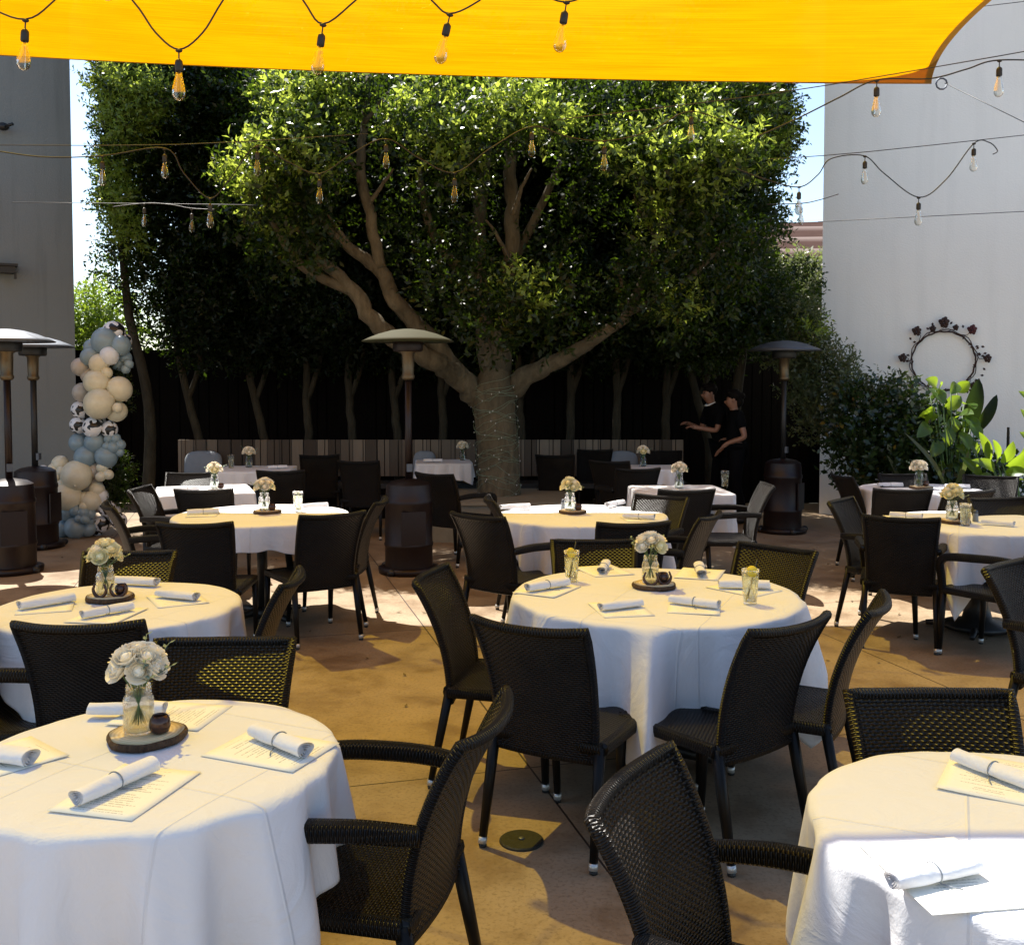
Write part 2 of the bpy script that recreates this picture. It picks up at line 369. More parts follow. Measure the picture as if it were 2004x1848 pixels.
# walls
def building(name, corner, along, back, length, depth, h, mat, label):
    a = Vector((*along, 0)).normalized(); b = Vector((*back, 0)).normalized(); c = Vector((*corner, 0))
    e = empty(name, c, 0, label, 'building')
    p = [Vector((0, 0, 0)), a * length, a * length + b * depth, b * depth]
    m = MB(); m.add(p + [q + Vector((0, 0, h)) for q in p], [(0, 1, 5, 4), (1, 2, 6, 5), (2, 3, 7, 6), (3, 0, 4, 7), (4, 5, 6, 7)])
    m.build('wall', mat, e, False)
    cp = MB(); q = [p[0] - a * .05 - b * .05, p[1] + a * .05 - b * .05, p[2] + (a + b) * .05, p[3] - a * .05 + b * .05]
    cp.add([x + Vector((0, 0, h + .003)) for x in q] + [x + Vector((0, 0, h + .12)) for x in q], [(0, 3, 2, 1), (4, 5, 6, 7), (0, 1, 5, 4), (1, 2, 6, 5), (2, 3, 7, 6), (3, 0, 4, 7)])
    cp.build('parapet_cap', mat, e, False)
    return e
rc = PZ(1602, 1005); ra = R(20)
RW = (rc, Vector((math.cos(ra), -math.sin(ra), 0)))
building('stucco_building', (rc.x, rc.y), (math.cos(ra), -math.sin(ra)), (math.sin(ra), math.cos(ra)), 9, 7, 8.5, M['wall'], 'tall pale stucco building with the iron wreath, right side')
lc = PZ(153, 1003); la = R(31)
building('stucco_building', (lc.x, lc.y), (-math.cos(la), -math.sin(la)), (-math.sin(la), math.cos(la)), 9, 7, 6.6, M['wall_grey'], 'grey stucco building behind the patio heaters on the left')

# far building with tiled roof and its wall, beyond the hedge
e = empty('tiled_roof_building', (7.5, 24, 0), 0, 'distant building with a brown tiled roof, between tree and white wall', 'building')
m = MB(); m.box((0, 0, 2.2), (8, 5, 4.4)); m.build('wall', M['wall'], e, False)
m = MB(); m.add([(-4.4, -2.9, 4.3), (4.4, -2.9, 4.5), (3.8, 0, 5.7), (-3.6, 0, 5.45), (-4.4, 2.9, 4.3), (4.4, 2.9, 4.5), (-4.4, -2.9, 4.15), (4.4, -2.9, 4.35)], [(0, 1, 2, 3), (3, 2, 5, 4), (0, 3, 4), (1, 5, 2), (6, 7, 1, 0)])
m.build('roof', M['roof'], e, False)

# fence at the back
FY = 14.2
e = empty('wooden_fence', (0, FY, 0), 0, 'tall dark board fence behind the row of trees', 'fence')
m = MB(); random.seed(3)
x = -6.4
while x < 5.2:
    wd = random.uniform(.13, .15); m.box((x + wd / 2, random.choice((-.004, .004)), 1.09 + random.uniform(-.01, .01)), (wd + .012, .006, 2.18)); x += wd
m.build('board_panel', M['fence'], e, False)
m = MB(); m.box((-.6, .035, .5), (11.6, .04, .09)); m.box((-.6, .035, 1.8), (11.6, .04, .09)); m.build('rail', M['fence'], e, False)

# banquette bench with the slatted backrest
BY = 13.0
e = empty('banquette_bench', (0, BY, 0), 0, 'long bench with striped weathered board back along the fence', 'bench')
xl, xr = PY(348, 862, BY).x, PY(1337, 858, BY).x
m = MB(); x = xl; zt = PY(700, 860, BY).z
while x < xr - .05:
    wd = random.choice((.10, .14, .18)); wd = min(wd, xr - x); m.box((x + wd / 2, random.uniform(-.004, .004), .25 + zt / 2), (wd - .012, .03, zt - .5)); x += wd
m.build('backrest', M['planks'], e, False)
m = MB(); m.box(((xl + xr) / 2, -.26, .42), (xr - xl, .5, .06)); m.build('seat', M['darkwood'], e, False)
m = MB(); m.box(((xl + xr) / 2, -.46, .2), (xr - xl, .04, .36)); m.build('front_panel', M['fence'], e, False)

# ------------------------------------------------------------------ yellow shade sail
FR = PY(1822, 163, 9.1); FL = Vector((-7.2, 9.35, 4.90)); NR = Vector((4.0, 3.76, 4.35)); NL = Vector((-6.8, 3.60, 4.75))
def edge(a, b, bow, sag=0): 
    def f(t): return a.lerp(b, t) + Vector(bow) * 4 * t * (1 - t) + Vector((0, 0, -sag)) * 4 * t * (1 - t)
    return f
E_far = edge(FL, FR, (0, -.05, 0), .115); E_near = edge(NL, NR, (0, .12, 0), .1); E_l = edge(NL, FL, (.7, 0, 0)); E_r = edge(NR, FR, (-.60, 0, 0), .05)
def sail(u, v):
    p = E_near(u).lerp(E_far(u), v) + E_l(v).lerp(E_r(v), u) - (NL.lerp(NR, u)).lerp(FL.lerp(FR, u), v)
    return p + Vector((0, 0, -.10 * math.sin(math.pi * u) * math.sin(math.pi * v)))
e = empty('shade_sail', (0, 6, 0), 0, 'large translucent yellow shade sail overhead', 'shade sail')
def off(p): return p - Vector((0, 6, 0))
m = MB(); m.grid(lambda u, v: off(sail(u, v)), 80, 50); m.build('fabric', M['sail'], e)
def strip(f, inner, wd, n=60):
    m.grid(lambda u, v: off(f(u).lerp(inner(u), v * wd) + Vector((0, 0, -.004))), n, 1)
m = MB(); strip(lambda t: sail(t, 1), lambda t: sail(t, .9), .07); strip(lambda t: sail(1, t), lambda t: sail(.9, t), .055)
strip(lambda t: sail(t, 0), lambda t: sail(t, .1), .07); strip(lambda t: sail(0, t), lambda t: sail(.1, t), .055)
m.build('hem', M['hem'], e)
m = MB()
m.grid(lambda u, v: off(sail(1 - .145 * u * (1 - v) , 1 - .17 * v * (1 - u * .0) * (1 - u)) + Vector((0, 0, -.008))), 10, 10)
m.build('corner_patch', M['hem'], e)
m = MB(); m.tube([off(FR + Vector((.10, .02, 0)) + Vector((math.cos(a) * .05, 0, math.sin(a) * .05))) for a in [i * math.pi / 5 for i in range(11)]], .008, 6); m.build('corner_ring', M['steel'], e)

def cable(name, pts, r, mat, label, cat, n=6, group=None):
    o = MB(); o.tube(spline(pts, n) if n > 1 else pts, r, 6); ob = o.build(name, mat); return tag(ob, label, cat, group)
WG = 'thin steel wires strung across the courtyard'
cable('guy_wire', [FR + Vector((.12, 0, 0)), PY(2110, 292, 8.2)], .0032, M['wire'], 'thin guy wire from the yellow sail corner down to the right', 'wire', 1, WG)
cable('support_wire', [PY(-40, 284, 8.3), PY(350, 283, 8.3), PY(720, 262, 8.3)], .0032, M['wire'], 'upper thin wire crossing in front of the left half of the tree', 'wire', 3, WG)
cable('support_wire', [PY(25, 396, 9.5), PY(420, 400, 9.5), PY(500, 402, 9.6)], .0032, M['wire'], 'lower thin wire crossing the grey building and left tree edge', 'wire', 3, WG)
cable('support_wire', [PY(1090, 235, 6.4), PY(1500, 185, 6.4), PY(1850, 128, 6.3), PY(2100, 84, 6.2)], .0032, M['wire'], 'thin wire rising right just above the bulbs at the sail corner', 'wire', 3, WG)
cable('support_wire', [PY(1500, 312, 8.2), PY(1700, 297, 8.2), PY(2100, 254, 8.2)], .0032, M['wire'], 'thin wire over the zigzag bulb string on the white wall', 'wire', 3, WG)
cable('support_wire', [PY(1600, 434, 9.5), PY(2100, 409, 9)], .0032, M['wire'], 'lowest thin wire crossing the white wall', 'wire', 1, WG)
cable('support_wire', [PY(1880, 18, 8.5), PY(2100, -8, 8.5)], .0032, M['wire'], 'thin wire right of the sail in the top corner', 'wire', 1, WG)

# ------------------------------------------------------------------ festoon lights
def bulb_part(parent, top, tilt=0, s=1.0):
    """pendant: drop cord, socket, glass, filament, hanging from point top (parent space)"""
    rot = Matrix.Rotation(tilt, 3, 'Y')
    c = MB(); c.tube([Vector((0, 0, 0)), Vector((0, 0, -.045))], .0035, 5); c.ball((0, 0, -.002), .011, 8, 6, (1.6, 1, .8))
    so_ = MB(); so_.lathe([(.007, -.04), (.017, -.05), (.0185, -.06), (.0185, -.095), (.016, -.10)], 12)
    gl = MB(); gl.lathe([(.0135, -.098), (.015, -.115), (.021, -.14), (.029, -.175), (.0315, -.195), (.029, -.212), (.020, -.226), (.008, -.232), (.0005, -.233)], 16)
    fi = MB()
    for k in range(6):
        a = k * math.pi / 3; fi.tube([(.004 * math.cos(a), .004 * math.sin(a), -.12), (.012 * math.cos(a), .012 * math.sin(a), -.195), (.012 * math.cos(a + .5), .012 * math.sin(a + .5), -.197)], 
.0005, 4)
    for b in (c, so_, gl, fi): b.v = [tuple(rot @ (Vector(p) * s) + top) for p in b.v]
    so_o = so_.build('socket', M['black'], parent); c.build('drop_cord', M['black'], so_o)
    gl_o = gl.build('light_bulb', M['bulb'], parent); fi.build('filament', M['fil'], gl_o)
def festoon(pts, bulbs, label, r=.0045, n=8, s=1.0, mat='black'):
    o = pts[0]; e = empty('string_lights', o, 0, label, 'string lights', 'strings of clear festoon bulbs')
    m = MB(); m.tube(spline([p - o for p in pts], n), r, 6); m.build('cable', M[mat], e)
    for b in bulbs:
        p, t = b if isinstance(b, tuple) else (b, 0)
        bulb_part(e, p - o, t, s)
Y1 = 4.75
def q(px, py, Y=Y1): return PY(px, py, Y)
festoon([q(-150, -60), q(-30, 10), q(50, 38), q(108, 0), q(180, -75), q(262, 5), q(305, 65), q(350, 97), q(396, 65), q(437, 0), q(515, -110), q(592, 0), q(632, 47), q(697, 0), q(775, -70), q(845, 2), q(880, 27), q(937, 2), q(1010, -55), q(1065, -10), q(1108, 4), q(1160, -15), q(1260, -75)],
        [(q(50, 40), R(4)), (q(350, 99), R(1)), (q(632, 49), R(8)), (q(880, 29), R(13)), (q(1108, 5), R(9))], 'nearest bulb string looping under the yellow sail', n=5)
festoon([q(90, -230, 4.3), q(150, -150, 4.3), q(208, -110, 4.3), q(280, -160, 4.3), q(340, -240, 4.3)], [q(208, -108, 4.3)], 'bulb string whose single clear bulb dips in at the top left', n=5)
festoon([q(1480, 268, 6.2), q(1560, 232, 6.2), q(1640, 192, 6.2), q(1715, 157, 6.2), q(1820, 154, 6.2), q(1890, 136, 6.2), q(1955, 118, 6.2), q(2100, 122, 6.2)],
        [q(1715, 158, 6.2), q(1955, 119, 6.2)], 'bulb string passing under the right corner of the yellow sail', s=.95)
festoon([q(1440, 330, 8), q(1500, 352, 8), q(1563, 366, 8), q(1600, 342, 8), q(1625, 311, 8), q(1690, 305, 8), q(1730, 340, 8), q(1797, 386, 8), q(1850, 352, 8), q(1905, 281, 8), q(1935, 279, 8), q(1951, 295, 8), q(1942, 302, 8)],
        [q(1563, 366, 8), q(1692, 306, 8), q(1797, 387, 8), q(1905, 281, 8)], 'zigzag bulb string with a loose curled end on the white wall', s=.95)
festoon([q(1500, 400, 9.8), q(1567, 398, 9.8), q(1600, 392, 9.8), q(1640, 380, 9.8)], [q(1567, 398, 9.8)], 'far bulb string in the gap right of the tree', s=.9)
festoon([q(-40, 290, 7.6), q(80, 307, 7.6), q(200, 305, 7.6), q(322, 290, 7.6), q(360, 340, 7.6), q(410, 388, 7.6), q(450, 350, 7.6), q(503, 285, 7.6), q(560, 315, 7.6), q(625, 340, 7.6), q(690, 300, 7.6), q(755, 272, 7.6), q(820, 310, 7.6), q(889, 338, 7.6),
         q(960, 290, 7.6), q(1040, 248, 7.6), q(1110, 268, 7.6), q(1182, 276, 7.6), q(1270, 258, 7.6), q(1352, 218, 7.6), q(1450, 255, 7.6)],
        [q(200, 306, 7.6), q(322, 292, 7.6), q(411, 389, 7.6), q(503, 287, 7.6), q(625, 341, 7.6), q(755, 273, 7.6), q(889, 339, 7.6), q(1040, 249, 7.6), q(1182, 277, 7.6), q(1352, 219, 7.6)], 'bulb string zigzagging right across the front of the big tree', s=.95, n=6)
festoon([q(220, 405, 9.2), q(282, 398, 9.2), q(330, 400, 9.2), q(375, 408, 9.2), q(420, 410, 9.2)], [q(282, 399, 9.2), q(375, 410, 9.2)], 'short low bulb string against the dark left trees', s=.9)

# ------------------------------------------------------------------ foliage
def leaves(name, clumps, total, size, seed, mat, parent, shell=.55, sprig=7, ratio=.46, droop=.0, up=.5, squash=.85):
    """clumps: (x,y,z,r) ; leaf-sized faces on short twigs spread through each clump"""
    rs = np.random.default_rng(seed); cl = np.array(clumps, dtype=float)
    ns = max(1, total // sprig); pr = cl[:, 3] ** 2; pr /= pr.sum(); ci = rs.choice(len(cl), ns, p=pr)
    d = rs.normal(size=(ns, 3)); d /= np.linalg.norm(d, axis=1)[:, None]
    rad = shell + (1.08 - shell) * rs.random(ns) ** .7
    lump = .92 + .16 * np.sin(d[:, 0] * 5 + ci) * np.cos(d[:, 2] * 6 + ci * 2) + .12 * np.sin(d[:, 1] * 11 + ci * 3)
    base = cl[ci, :3] + d * (cl[ci, 3] * rad * lump)[:, None] * np.array([1, 1, squash])
    sd_ = d + rs.normal(size=(ns, 3)) * .45 + np.array([0, 0, up]); sd_ /= np.linalg.norm(sd_, axis=1)[:, None]
    a1 = np.cross(sd_, rs.normal(size=(ns, 3))); a1 /= np.linalg.norm(a1, axis=1)[:, None]; a2 = np.cross(sd_, a1)
    k = np.tile(np.arange(sprig), ns); si = np.repeat(np.arange(ns), sprig)
    ang = k * 2.4 + rs.random(len(k)) * .6; sz = size * (.65 + .6 * rs.random(len(k)))
    out = a1[si] * np.cos(ang)[:, None] + a2[si] * np.sin(ang)[:, None]
    b = base[si] + sd_[si] * (k * size * .42)[:, None]
    ld = out * .8 + sd_[si] * .6 + np.array([0, 0, -droop]) + rs.normal(size=out.shape) * .18; ld /= np.linalg.norm(ld, axis=1)[:, None]
    side = np.cross(ld, sd_[si] + rs.normal(size=out.shape) * .25); side /= (np.linalg.norm(side, axis=1)[:, None] + 1e-9)
    nrm = np.cross(side, ld)
    wv = side * (sz * ratio)[:, None] * .5; L = ld * sz[:, None]
    v = np.stack([b, b + L * .45 - wv + nrm * (sz * .10)[:, None], b + L, b + L * .45 + wv + nrm * (sz * .10)[:, None]], axis=1).reshape(-1, 3)
    n = len(b); me = bpy.data.meshes.new(name); me.vertices.add(n * 4); me.vertices.foreach_set('co', v.astype(np.float32).ravel())
    me.loops.add(n * 4); me.loops.foreach_set('vertex_index', np.arange(n * 4, dtype=np.int32)); me.polygons.add(n)
    me.polygons.foreach_set('loop_start', np.arange(n, dtype=np.int32) * 4); me.update(calc_edges=True); me.materials.append(mat)
    o = bpy.data.objects.new(name, me); C.objects.link(o); o.parent = parent; return o

def branch(m, pts, r, n=10, k=5, seed=0, rough=.0):
    rr = random.Random(seed); sp = spline(pts, k); rad = rlist(r, len(sp))
    sp = [p + Vector((rr.uniform(-1, 1), rr.uniform(-1, 1), 0)) * rough * rad[i] if 0 < i < len(sp) - 1 else p for i, p in enumerate(sp)]
    m.tube(sp, rad, n)

# main ficus
BACK = []
TB = Vector((PZ(975, 985, .4).x, 11.4, 0)); TY = 11.4
def T(px, py, Y=TY): return PY(px, py, Y) - TB
te = empty('ficus_tree', TB, 0, 'big spreading ficus tree with thick forked grey trunk wrapped in tiny lights', 'tree')
m = MB()
branch(m, [Vector((0, 0, 0)), T(976, 960), T(974, 880), T(968, 810), T(966, 765), T(972, 720)], [.31, .245, .235, .235, .25, .15], 18, 6)
branch(m, [T(962, 800), T(925, 765), T(880, 725, 11.2), T(820, 690, 11.0), T(740, 640, 10.9), T(690, 570, 10.9), T(625, 505, 10.8)], [.17, .145, .12, .105, .095, .08, .055], 12, 5, 1, .3)
branch(m, [T(955, 790, 11.5), T(900, 740, 11.3), T(830, 650, 11.1), T(775, 590, 11.0), T(742, 530, 11.0), T(690, 490, 11.0), T(625, 432, 10.9)], [.15, .125, .10, .088, .08, .06, .04], 12, 5, 2, .3)
branch(m, [T(745, 525, 11.0), T(728, 440, 11.0), T(705, 340, 11.0), T(712, 240, 11.1), T(720, 150, 11.2)], [.07, .062, .055, .045, .03], 10, 5, 3, .3)
branch(m, [T(975, 790), T(1010, 750), T(1060, 720, 11.2), T(1120, 690, 11.1), T(1180, 650, 11), T(1230, 610, 11.0), T(1285, 470, 11.1), T(1320, 380, 11.2)], [.16, .13, .10, .082, .065, .055, .04, .025], 12, 5, 4, .3)
branch(m, [T(970, 760), T(985, 640, 11.6), T(998, 520, 11.5), T(1003, 420, 11.4), T(997, 320, 11.3), T(1000, 200, 11.3)], [.16, .10, .09, .085, .07, .04], 12, 5, 5, .2)
branch(m, [T(965, 760), T(945, 620, 11.8), T(935, 500, 11.8), T(940, 400, 11.8), T(955, 300, 11.9)], [.14, .10, .09, .08, .04], 12, 5, 6, .15)
branch(m, [T(930, 560, 11.6), T(860, 480, 11.4), T(832, 410, 11.3), T(820, 330, 11.3)], [.07, .06, .05, .03], 8, 5, 7, .1)
branch(m, [T(1010, 500, 11.6), T(1060, 400, 11.5), T(1100, 310, 11.5)], [.06, .05, .035], 8, 5, 8)
branch(m, [T(1230, 610, 11.0), T(1330, 560, 11), T(1420, 470, 11)], [.05, .04, .025], 8, 5, 9)
branch(m, [T(690, 570, 10.9), T(590, 520, 10.8), T(530, 430, 10.8)], [.06, .05, .03], 8, 5, 10)
rt_ = random.Random(77)
for a_, b_ in [((625, 505), (560, 440)), ((625, 432), (570, 360)), ((690, 490), (640, 420)), ((720, 400), (770, 330)), ((705, 340), (650, 280)), ((1003, 420), (1040, 330)), ((998, 520), (950, 430)), ((1230, 610), (1200, 520)), ((1285, 470), (1350, 400)), ((940, 400), (890, 330)), ((560, 440), (500, 380)), ((712, 240), (760, 180)), ((1285, 470), (1240, 380))]:
    p, q2 = T(a_[0], a_[1], 11.0), T(b_[0], b_[1], 10.8); branch(m, [p, p.lerp(q2, .5) + Vector((rt_.uniform(-.06, .06), 0, .05)), q2], [.032, .022, .010], 6, 4, 5, .3)
m.build('trunk', M['bark'], te)
random.seed(11)
cl = []
def cpx(px, py, Y, r): p = T(px, py, Y); cl.append((p.x, p.y, p.z, r))
for px, py, Y, r in [(800, 260, 10.6, .36), (840, 205, 10.7, .28), (890, 285, 10.5, .36), (960, 255, 10.5, .34), (1020, 235, 10.6, .38), (1075, 265, 10.6, .30), (900, 340, 10.6, .34), (860, 320, 10.6, .3),
    (580, 285, 10.6, .32), (540, 330, 10.6, .34), (490, 350, 10.6, .30), (510, 400, 10.6, .34), (620, 330, 10.6, .32), (620, 250, 10.8, .36), (650, 200, 10.9, .38), (570, 215, 11.0, .4),
    (1390, 335, 10.5, .36), (1440, 325, 10.5, .32), (1330, 350, 10.5, .34), (1270, 330, 10.6, .34), (1220, 300, 10.7, .3), (1370, 390, 10.6, .32), (1300, 400, 10.7, .36), (1350, 270, 10.8, .34),
    (950, 560, 10.7, .42), (880, 590, 10.6, .36), (1020, 600, 10.5, .40), (960, 640, 10.4, .36), (1060, 650, 10.5, .32), (850, 540, 10.8, .3), (1090, 570, 10.8, .36), (900, 500, 11.0, .34),
    (1250, 560, 10.8, .38), (1330, 620, 10.9, .36), (1200, 620, 10.9, .3), (1400, 560, 11.0, .42), (1290, 480, 10.9, .32), (1440, 490, 11.1, .42),
    (760, 200, 11.2, .4), (700, 180, 11.3, .45), (930, 170, 11.3, .45), (1100, 190, 11.2, .45), (1180, 230, 11.1, .4), (1230, 180, 11.3, .5), (1330, 190, 11.3, .5), (1440, 230, 11.3, .5), (1130, 330, 11.2, .34), (1150, 420, 11.4, .36),
    (640, 420, 11.1, .34), (560, 480, 11.1, .32), (700, 330, 11.4, .3), (800, 400, 11.3, .34), (860, 430, 11.2, .28), (1080, 480, 11.4, .36), (790, 480, 11.4, .34), (600, 370, 11.2, .34), (450, 420, 11.2, .3), (600, 440, 10.55, .26), (560, 400, 10.6, .26), (590, 510, 10.5, .24), (640, 470, 10.7, .18), (530, 470, 10.8, .28), (1280, 520, 10.6, .24), (1340, 440, 10.6, .26), (1400, 470, 10.7, .28), (1270, 600, 10.6, .22)]:
    cpx(px, py, Y, r)
for i in range(46):   # upper crown above the frame and depth behind
    a = random.random(); px = 330 + 1200 * a; cl.append((T(px, 0).x, random.uniform(.4, 1.9), random.uniform(4.6, 6.1) - .9 * (2 * a - 1) ** 2, random.uniform(.4, .6)))
leaves('crown', cl, 74000, .082, 5, M['leaf'], te, shell=.3)
sun_cl = []
for i, (x, y, z, r) in enumerate(cl[:24]): sun_cl.append((x, y - .10, z + .10, r * .74))
for i in (26, 33, 36, 44, 49): x, y, z, r = cl[i]; sun_cl.append((x, y - .12, z + .12, r * .55))
leaves('sun_tint_foliage', sun_cl, 10500, .085, 6, M['leaf_sun_tint'], te, shell=.45)  # front clumps repeated in the paler leaf, sunlight put into the colour

# fairy lights on the trunk
# bigger dark trees beyond the fence close the view under the canopy
for i, (px, k) in enumerate([(450, 0), (600, 1), (750, 2), (900, 0), (1050, 1), (1200, 2), (1340, 0)]):
    b = Vector((PY(px, 860, 16.2).x, 16.2, 0)); e = empty('bushy_tree', b, 0, ['leftmost', 'second', 'third', 'fourth', 'fifth', 'sixth', 'rightmost'][i] + ' of the dark trees beyond the board fence', 'tree', 'dark trees beyond the fence')
    m = MB(); branch(m, [Vector((0, 0, 0)), Vector((.05, 0, 1.2)), Vector((0, 0, 3))], [.12, .09, .05], 8, 4); m.build('trunk', M['thin_bark'], e)
    BACK.append((e, k))
fe = empty('fairy_lights', TB, 0, 'tiny pale lights wound round the trunk of the big tree', 'fairy lights')
pts = []; rr = random.Random(4)
for i in range(420):
    t = i / 419; z = .45 + t * 1.3; a = i * .42 + 1.3 * math.sin(i * .11); rad = .255 + .02 * t - .012 * math.sin(t * 3)
    cx = lerp(0, T(966, 765).x, t); pts.append(Vector((cx + math.cos(a) * rad, T(970, 850).y * t * .0 + math.sin(a) * rad, z + .07 * math.sin(i * .61) + .02 * math.sin(i * 1.7))))
m = MB(); m.tube(pts, .0025, 4); m.build('cable', M['sprig'], fe)
for i in range(80):
    p = pts[(i * 5 + 3) % 420]; b = MB(); b.ball(p * 1.0 + Vector((p.x * .04, p.y * .04, 0)), .006, 6, 4, (1, 1, 1.8)); b.build('light_bulb', M['glide'], fe)

# planter wall round the trunk
e = empty('planter', (TB.x, TB.y - .05, 0), 0, 'low concrete planter at the foot of the big tree', 'planter')
m = MB(); 
for a, b in (((0, -.62, .2), (1.6, .12, .40)), ((0, .62, .2), (1.6, .12, .40)), ((-.74, 0, .2), (.12, 1.12, .40)), ((.74, 0, .2), (.12, 1.12, .40))): m.box(a, b)
m.build('wall', M['concrete'], e, False)
m = MB(); m.box((0, 0, .42), (1.68, 1.44, .035)); m.build('ledge', M['concrete'], e, False)

# row of slim trees along the fence
specs = [(395, 13.5, 340, 1), (522, 13.7, 480, 2), (605, 13.6, 600, 0), (690, 13.5, 680, 1), (780, 13.6, 765, 2), (868, 13.6, 862, 0), (1022, 13.6, 1015, 1), (1114, 13.5, 1117, 2), (1205, 13.4, 1205, 0), (1300, 13.5, 1310, 1), (1390, 13.5, 1345, 2)]
wh = ['leftmost', 'second', 'third', 'fourth', 'fifth', 'sixth, left of the big trunk,', 'seventh, right of the big trunk,', 'eighth', 'ninth', 'tenth', 'rightmost']
crown_src = []; BK = {}
for k in range(3):
    random.seed(40 + k); c3 = []
    for i in range(34):
        a = random.uniform(0, 6.28); hgt = random.uniform(2.15, 5.7); rr_ = random.uniform(.1, .62); c3.append((math.cos(a) * rr_ * 1.1, math.sin(a) * rr_ * .7, hgt, random.uniform(.30, .5)))
    crown_src.append(c3)
def slim(px, Y, topx, kind, label, mesh={}):
    b = PY(px, 860, Y); b = Vector((b.x, Y, 0)); e = empty('slim_tree', b, 0, label, 'tree', 'slim trees planted along the fence')
    tx = PY(topx, 640, Y).x - b.x; m = MB(); rr = random.Random(px)
    branch(m, [Vector((0, 0, 0)), Vector((tx * .1, 0, .9)), Vector((tx * .55 + rr.uniform(-.04, .04), 0, 1.6)), Vector((tx, .02, 2.4)), Vector((tx * 1.1, 0, 3.4))], [.075, .06, .052, .045, .03], 10, 5, px, .2)
    branch(m, [Vector((tx * .5, 0, 1.5)), Vector((tx * .5 + .16, 0, 2.0)), Vector((tx + .3, 0, 2.7))], [.04, .035, .025], 8, 4, px)
    m.build('trunk', M['thin_bark'], e)
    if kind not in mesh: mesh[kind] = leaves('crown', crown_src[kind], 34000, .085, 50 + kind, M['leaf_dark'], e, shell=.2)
    else:
        c = mesh[kind].copy(); C.objects.link(c); c.parent = e; mesh[kind] = mesh[kind]
        c.rotation_euler = (0, 0, rr.choice((0, math.pi))); c.scale = (rr.choice((1, -1)) * 1.0, 1, rr.uniform(.96, 1.06))
for i, (px, Y, tx, k) in enumerate(specs): slim(px, Y, tx, k, wh[i] + ' slim tree in the row along the fence')

for i, (e, k) in enumerate(BACK):
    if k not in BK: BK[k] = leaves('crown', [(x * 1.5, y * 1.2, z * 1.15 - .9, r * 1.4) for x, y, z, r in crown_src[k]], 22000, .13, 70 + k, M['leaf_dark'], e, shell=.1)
    else: c = BK[k].copy(); C.objects.link(c); c.parent = e
def bushy(name, base, clumps, total, size, mat, label, trunk=None, cat='tree', tmat='thin_bark', group=None, sun_tint=None, **kw):
    e = empty(name, base, 0, label, cat, group)
    if trunk:
        m = MB()
        for tpts, tr in trunk: branch(m, [Vector(p) for p in tpts], tr, 8, 4, 3, .1)
        m.build('trunk' if cat == 'tree' else 'stem', M[tmat], e)
    if sun_tint: leaves('sun_tint_foliage', sun_tint, len(sun_tint) * 900, size * .95, 77, M['leaf_sun_tint'], e, shell=.4)  # same leaves, lightened to paint in sun on the canopy edge
    leaves('crown' if cat == 'tree' else 'foliage', clumps, total, size, hash(len(clumps)) % 99 + int(size * 1000), M[mat], e, **kw)
    return e
def rel(base, L): 
    out = []
    for px, py, Y, r in L:
        if Y < 14 and px < 235: px += 40; r *= .9
        if Y < 14 and 1480 < px < 1600 and py < 520: px -= 34; r *= .85
        p = PY(px, py, Y) - base; out.append((p.x, p.y, p.z, r))
    return out
# hedge tree at the left edge and the right edge of the canopy (outer shells with sunlight painted into the leaf colour)
b = Vector((PY(285, 800, 12.9).x, 12.9, 0))
bushy('ficus_tree', b, rel(b, [(250, 170, 12.3, .42), (300, 210, 12.2, .45), (225, 210, 12.4, .40), (205, 160, 12.5, .3), (260, 260, 12.4, .45), (210, 270, 12.5, .36), (195, 310, 12.6, .34), (350, 180, 12.5, .5), (400, 150, 12.7, .5), (330, 290, 12.8, .5), (450, 220, 12.9, .5),
    (205, 350, 12.6, .34), (190, 395, 12.6, .30), (215, 430, 12.6, .34), (205, 480, 12.7, .30), (240, 520, 12.8, .32), (260, 380, 12.9, .45), (300, 450, 13, .45), (270, 570, 12.9, .3), (250, 90, 12.6, .5), (340, 100, 12.7, .55), (440, 90, 12.8, .55), (240, 20, 12.8, .5), (350, 10, 12.8, .6),
    (400, 330, 13, .5), (340, 540, 13, .4), (230, 130, 12.6, .4), (190, 235, 12.7, .22), (172, 200, 12.7, .12), (400, 520, 13.0, .4), (450, 430, 13.1, .5), (300, 620, 13.1, .3), (420, 600, 13.1, .34), (540, 560, 13.1, .45), (650, 600, 13.1, .4)]), 60000, .062, 'leaf',
    'leafy tree forming the left edge of the canopy beside the grey wall', [([(0, 0, 0), (.05, 0, 1.4), (-.2, 0, 2.6), (-.3, 0, 4)], [.09, .07, .06, .04])], sun_tint=rel(b, [(235, 165, 12.0, .3), (275, 190, 11.9, .3), (215, 215, 12.1, .26), (250, 240, 12, .28), (300, 185, 12, .25), (200, 160, 12.2, .2), (195, 310, 12.3, .22), (180, 330, 12.3, .16), (185, 390, 12.3, .22), (200, 430, 12.3, .2), (215, 470, 12.4, .18), (165, 205, 12.4, .10), (190, 230, 12.4, .14)]))
b = Vector((PY(1440, 800, 12.6).x, 12.6, 0))
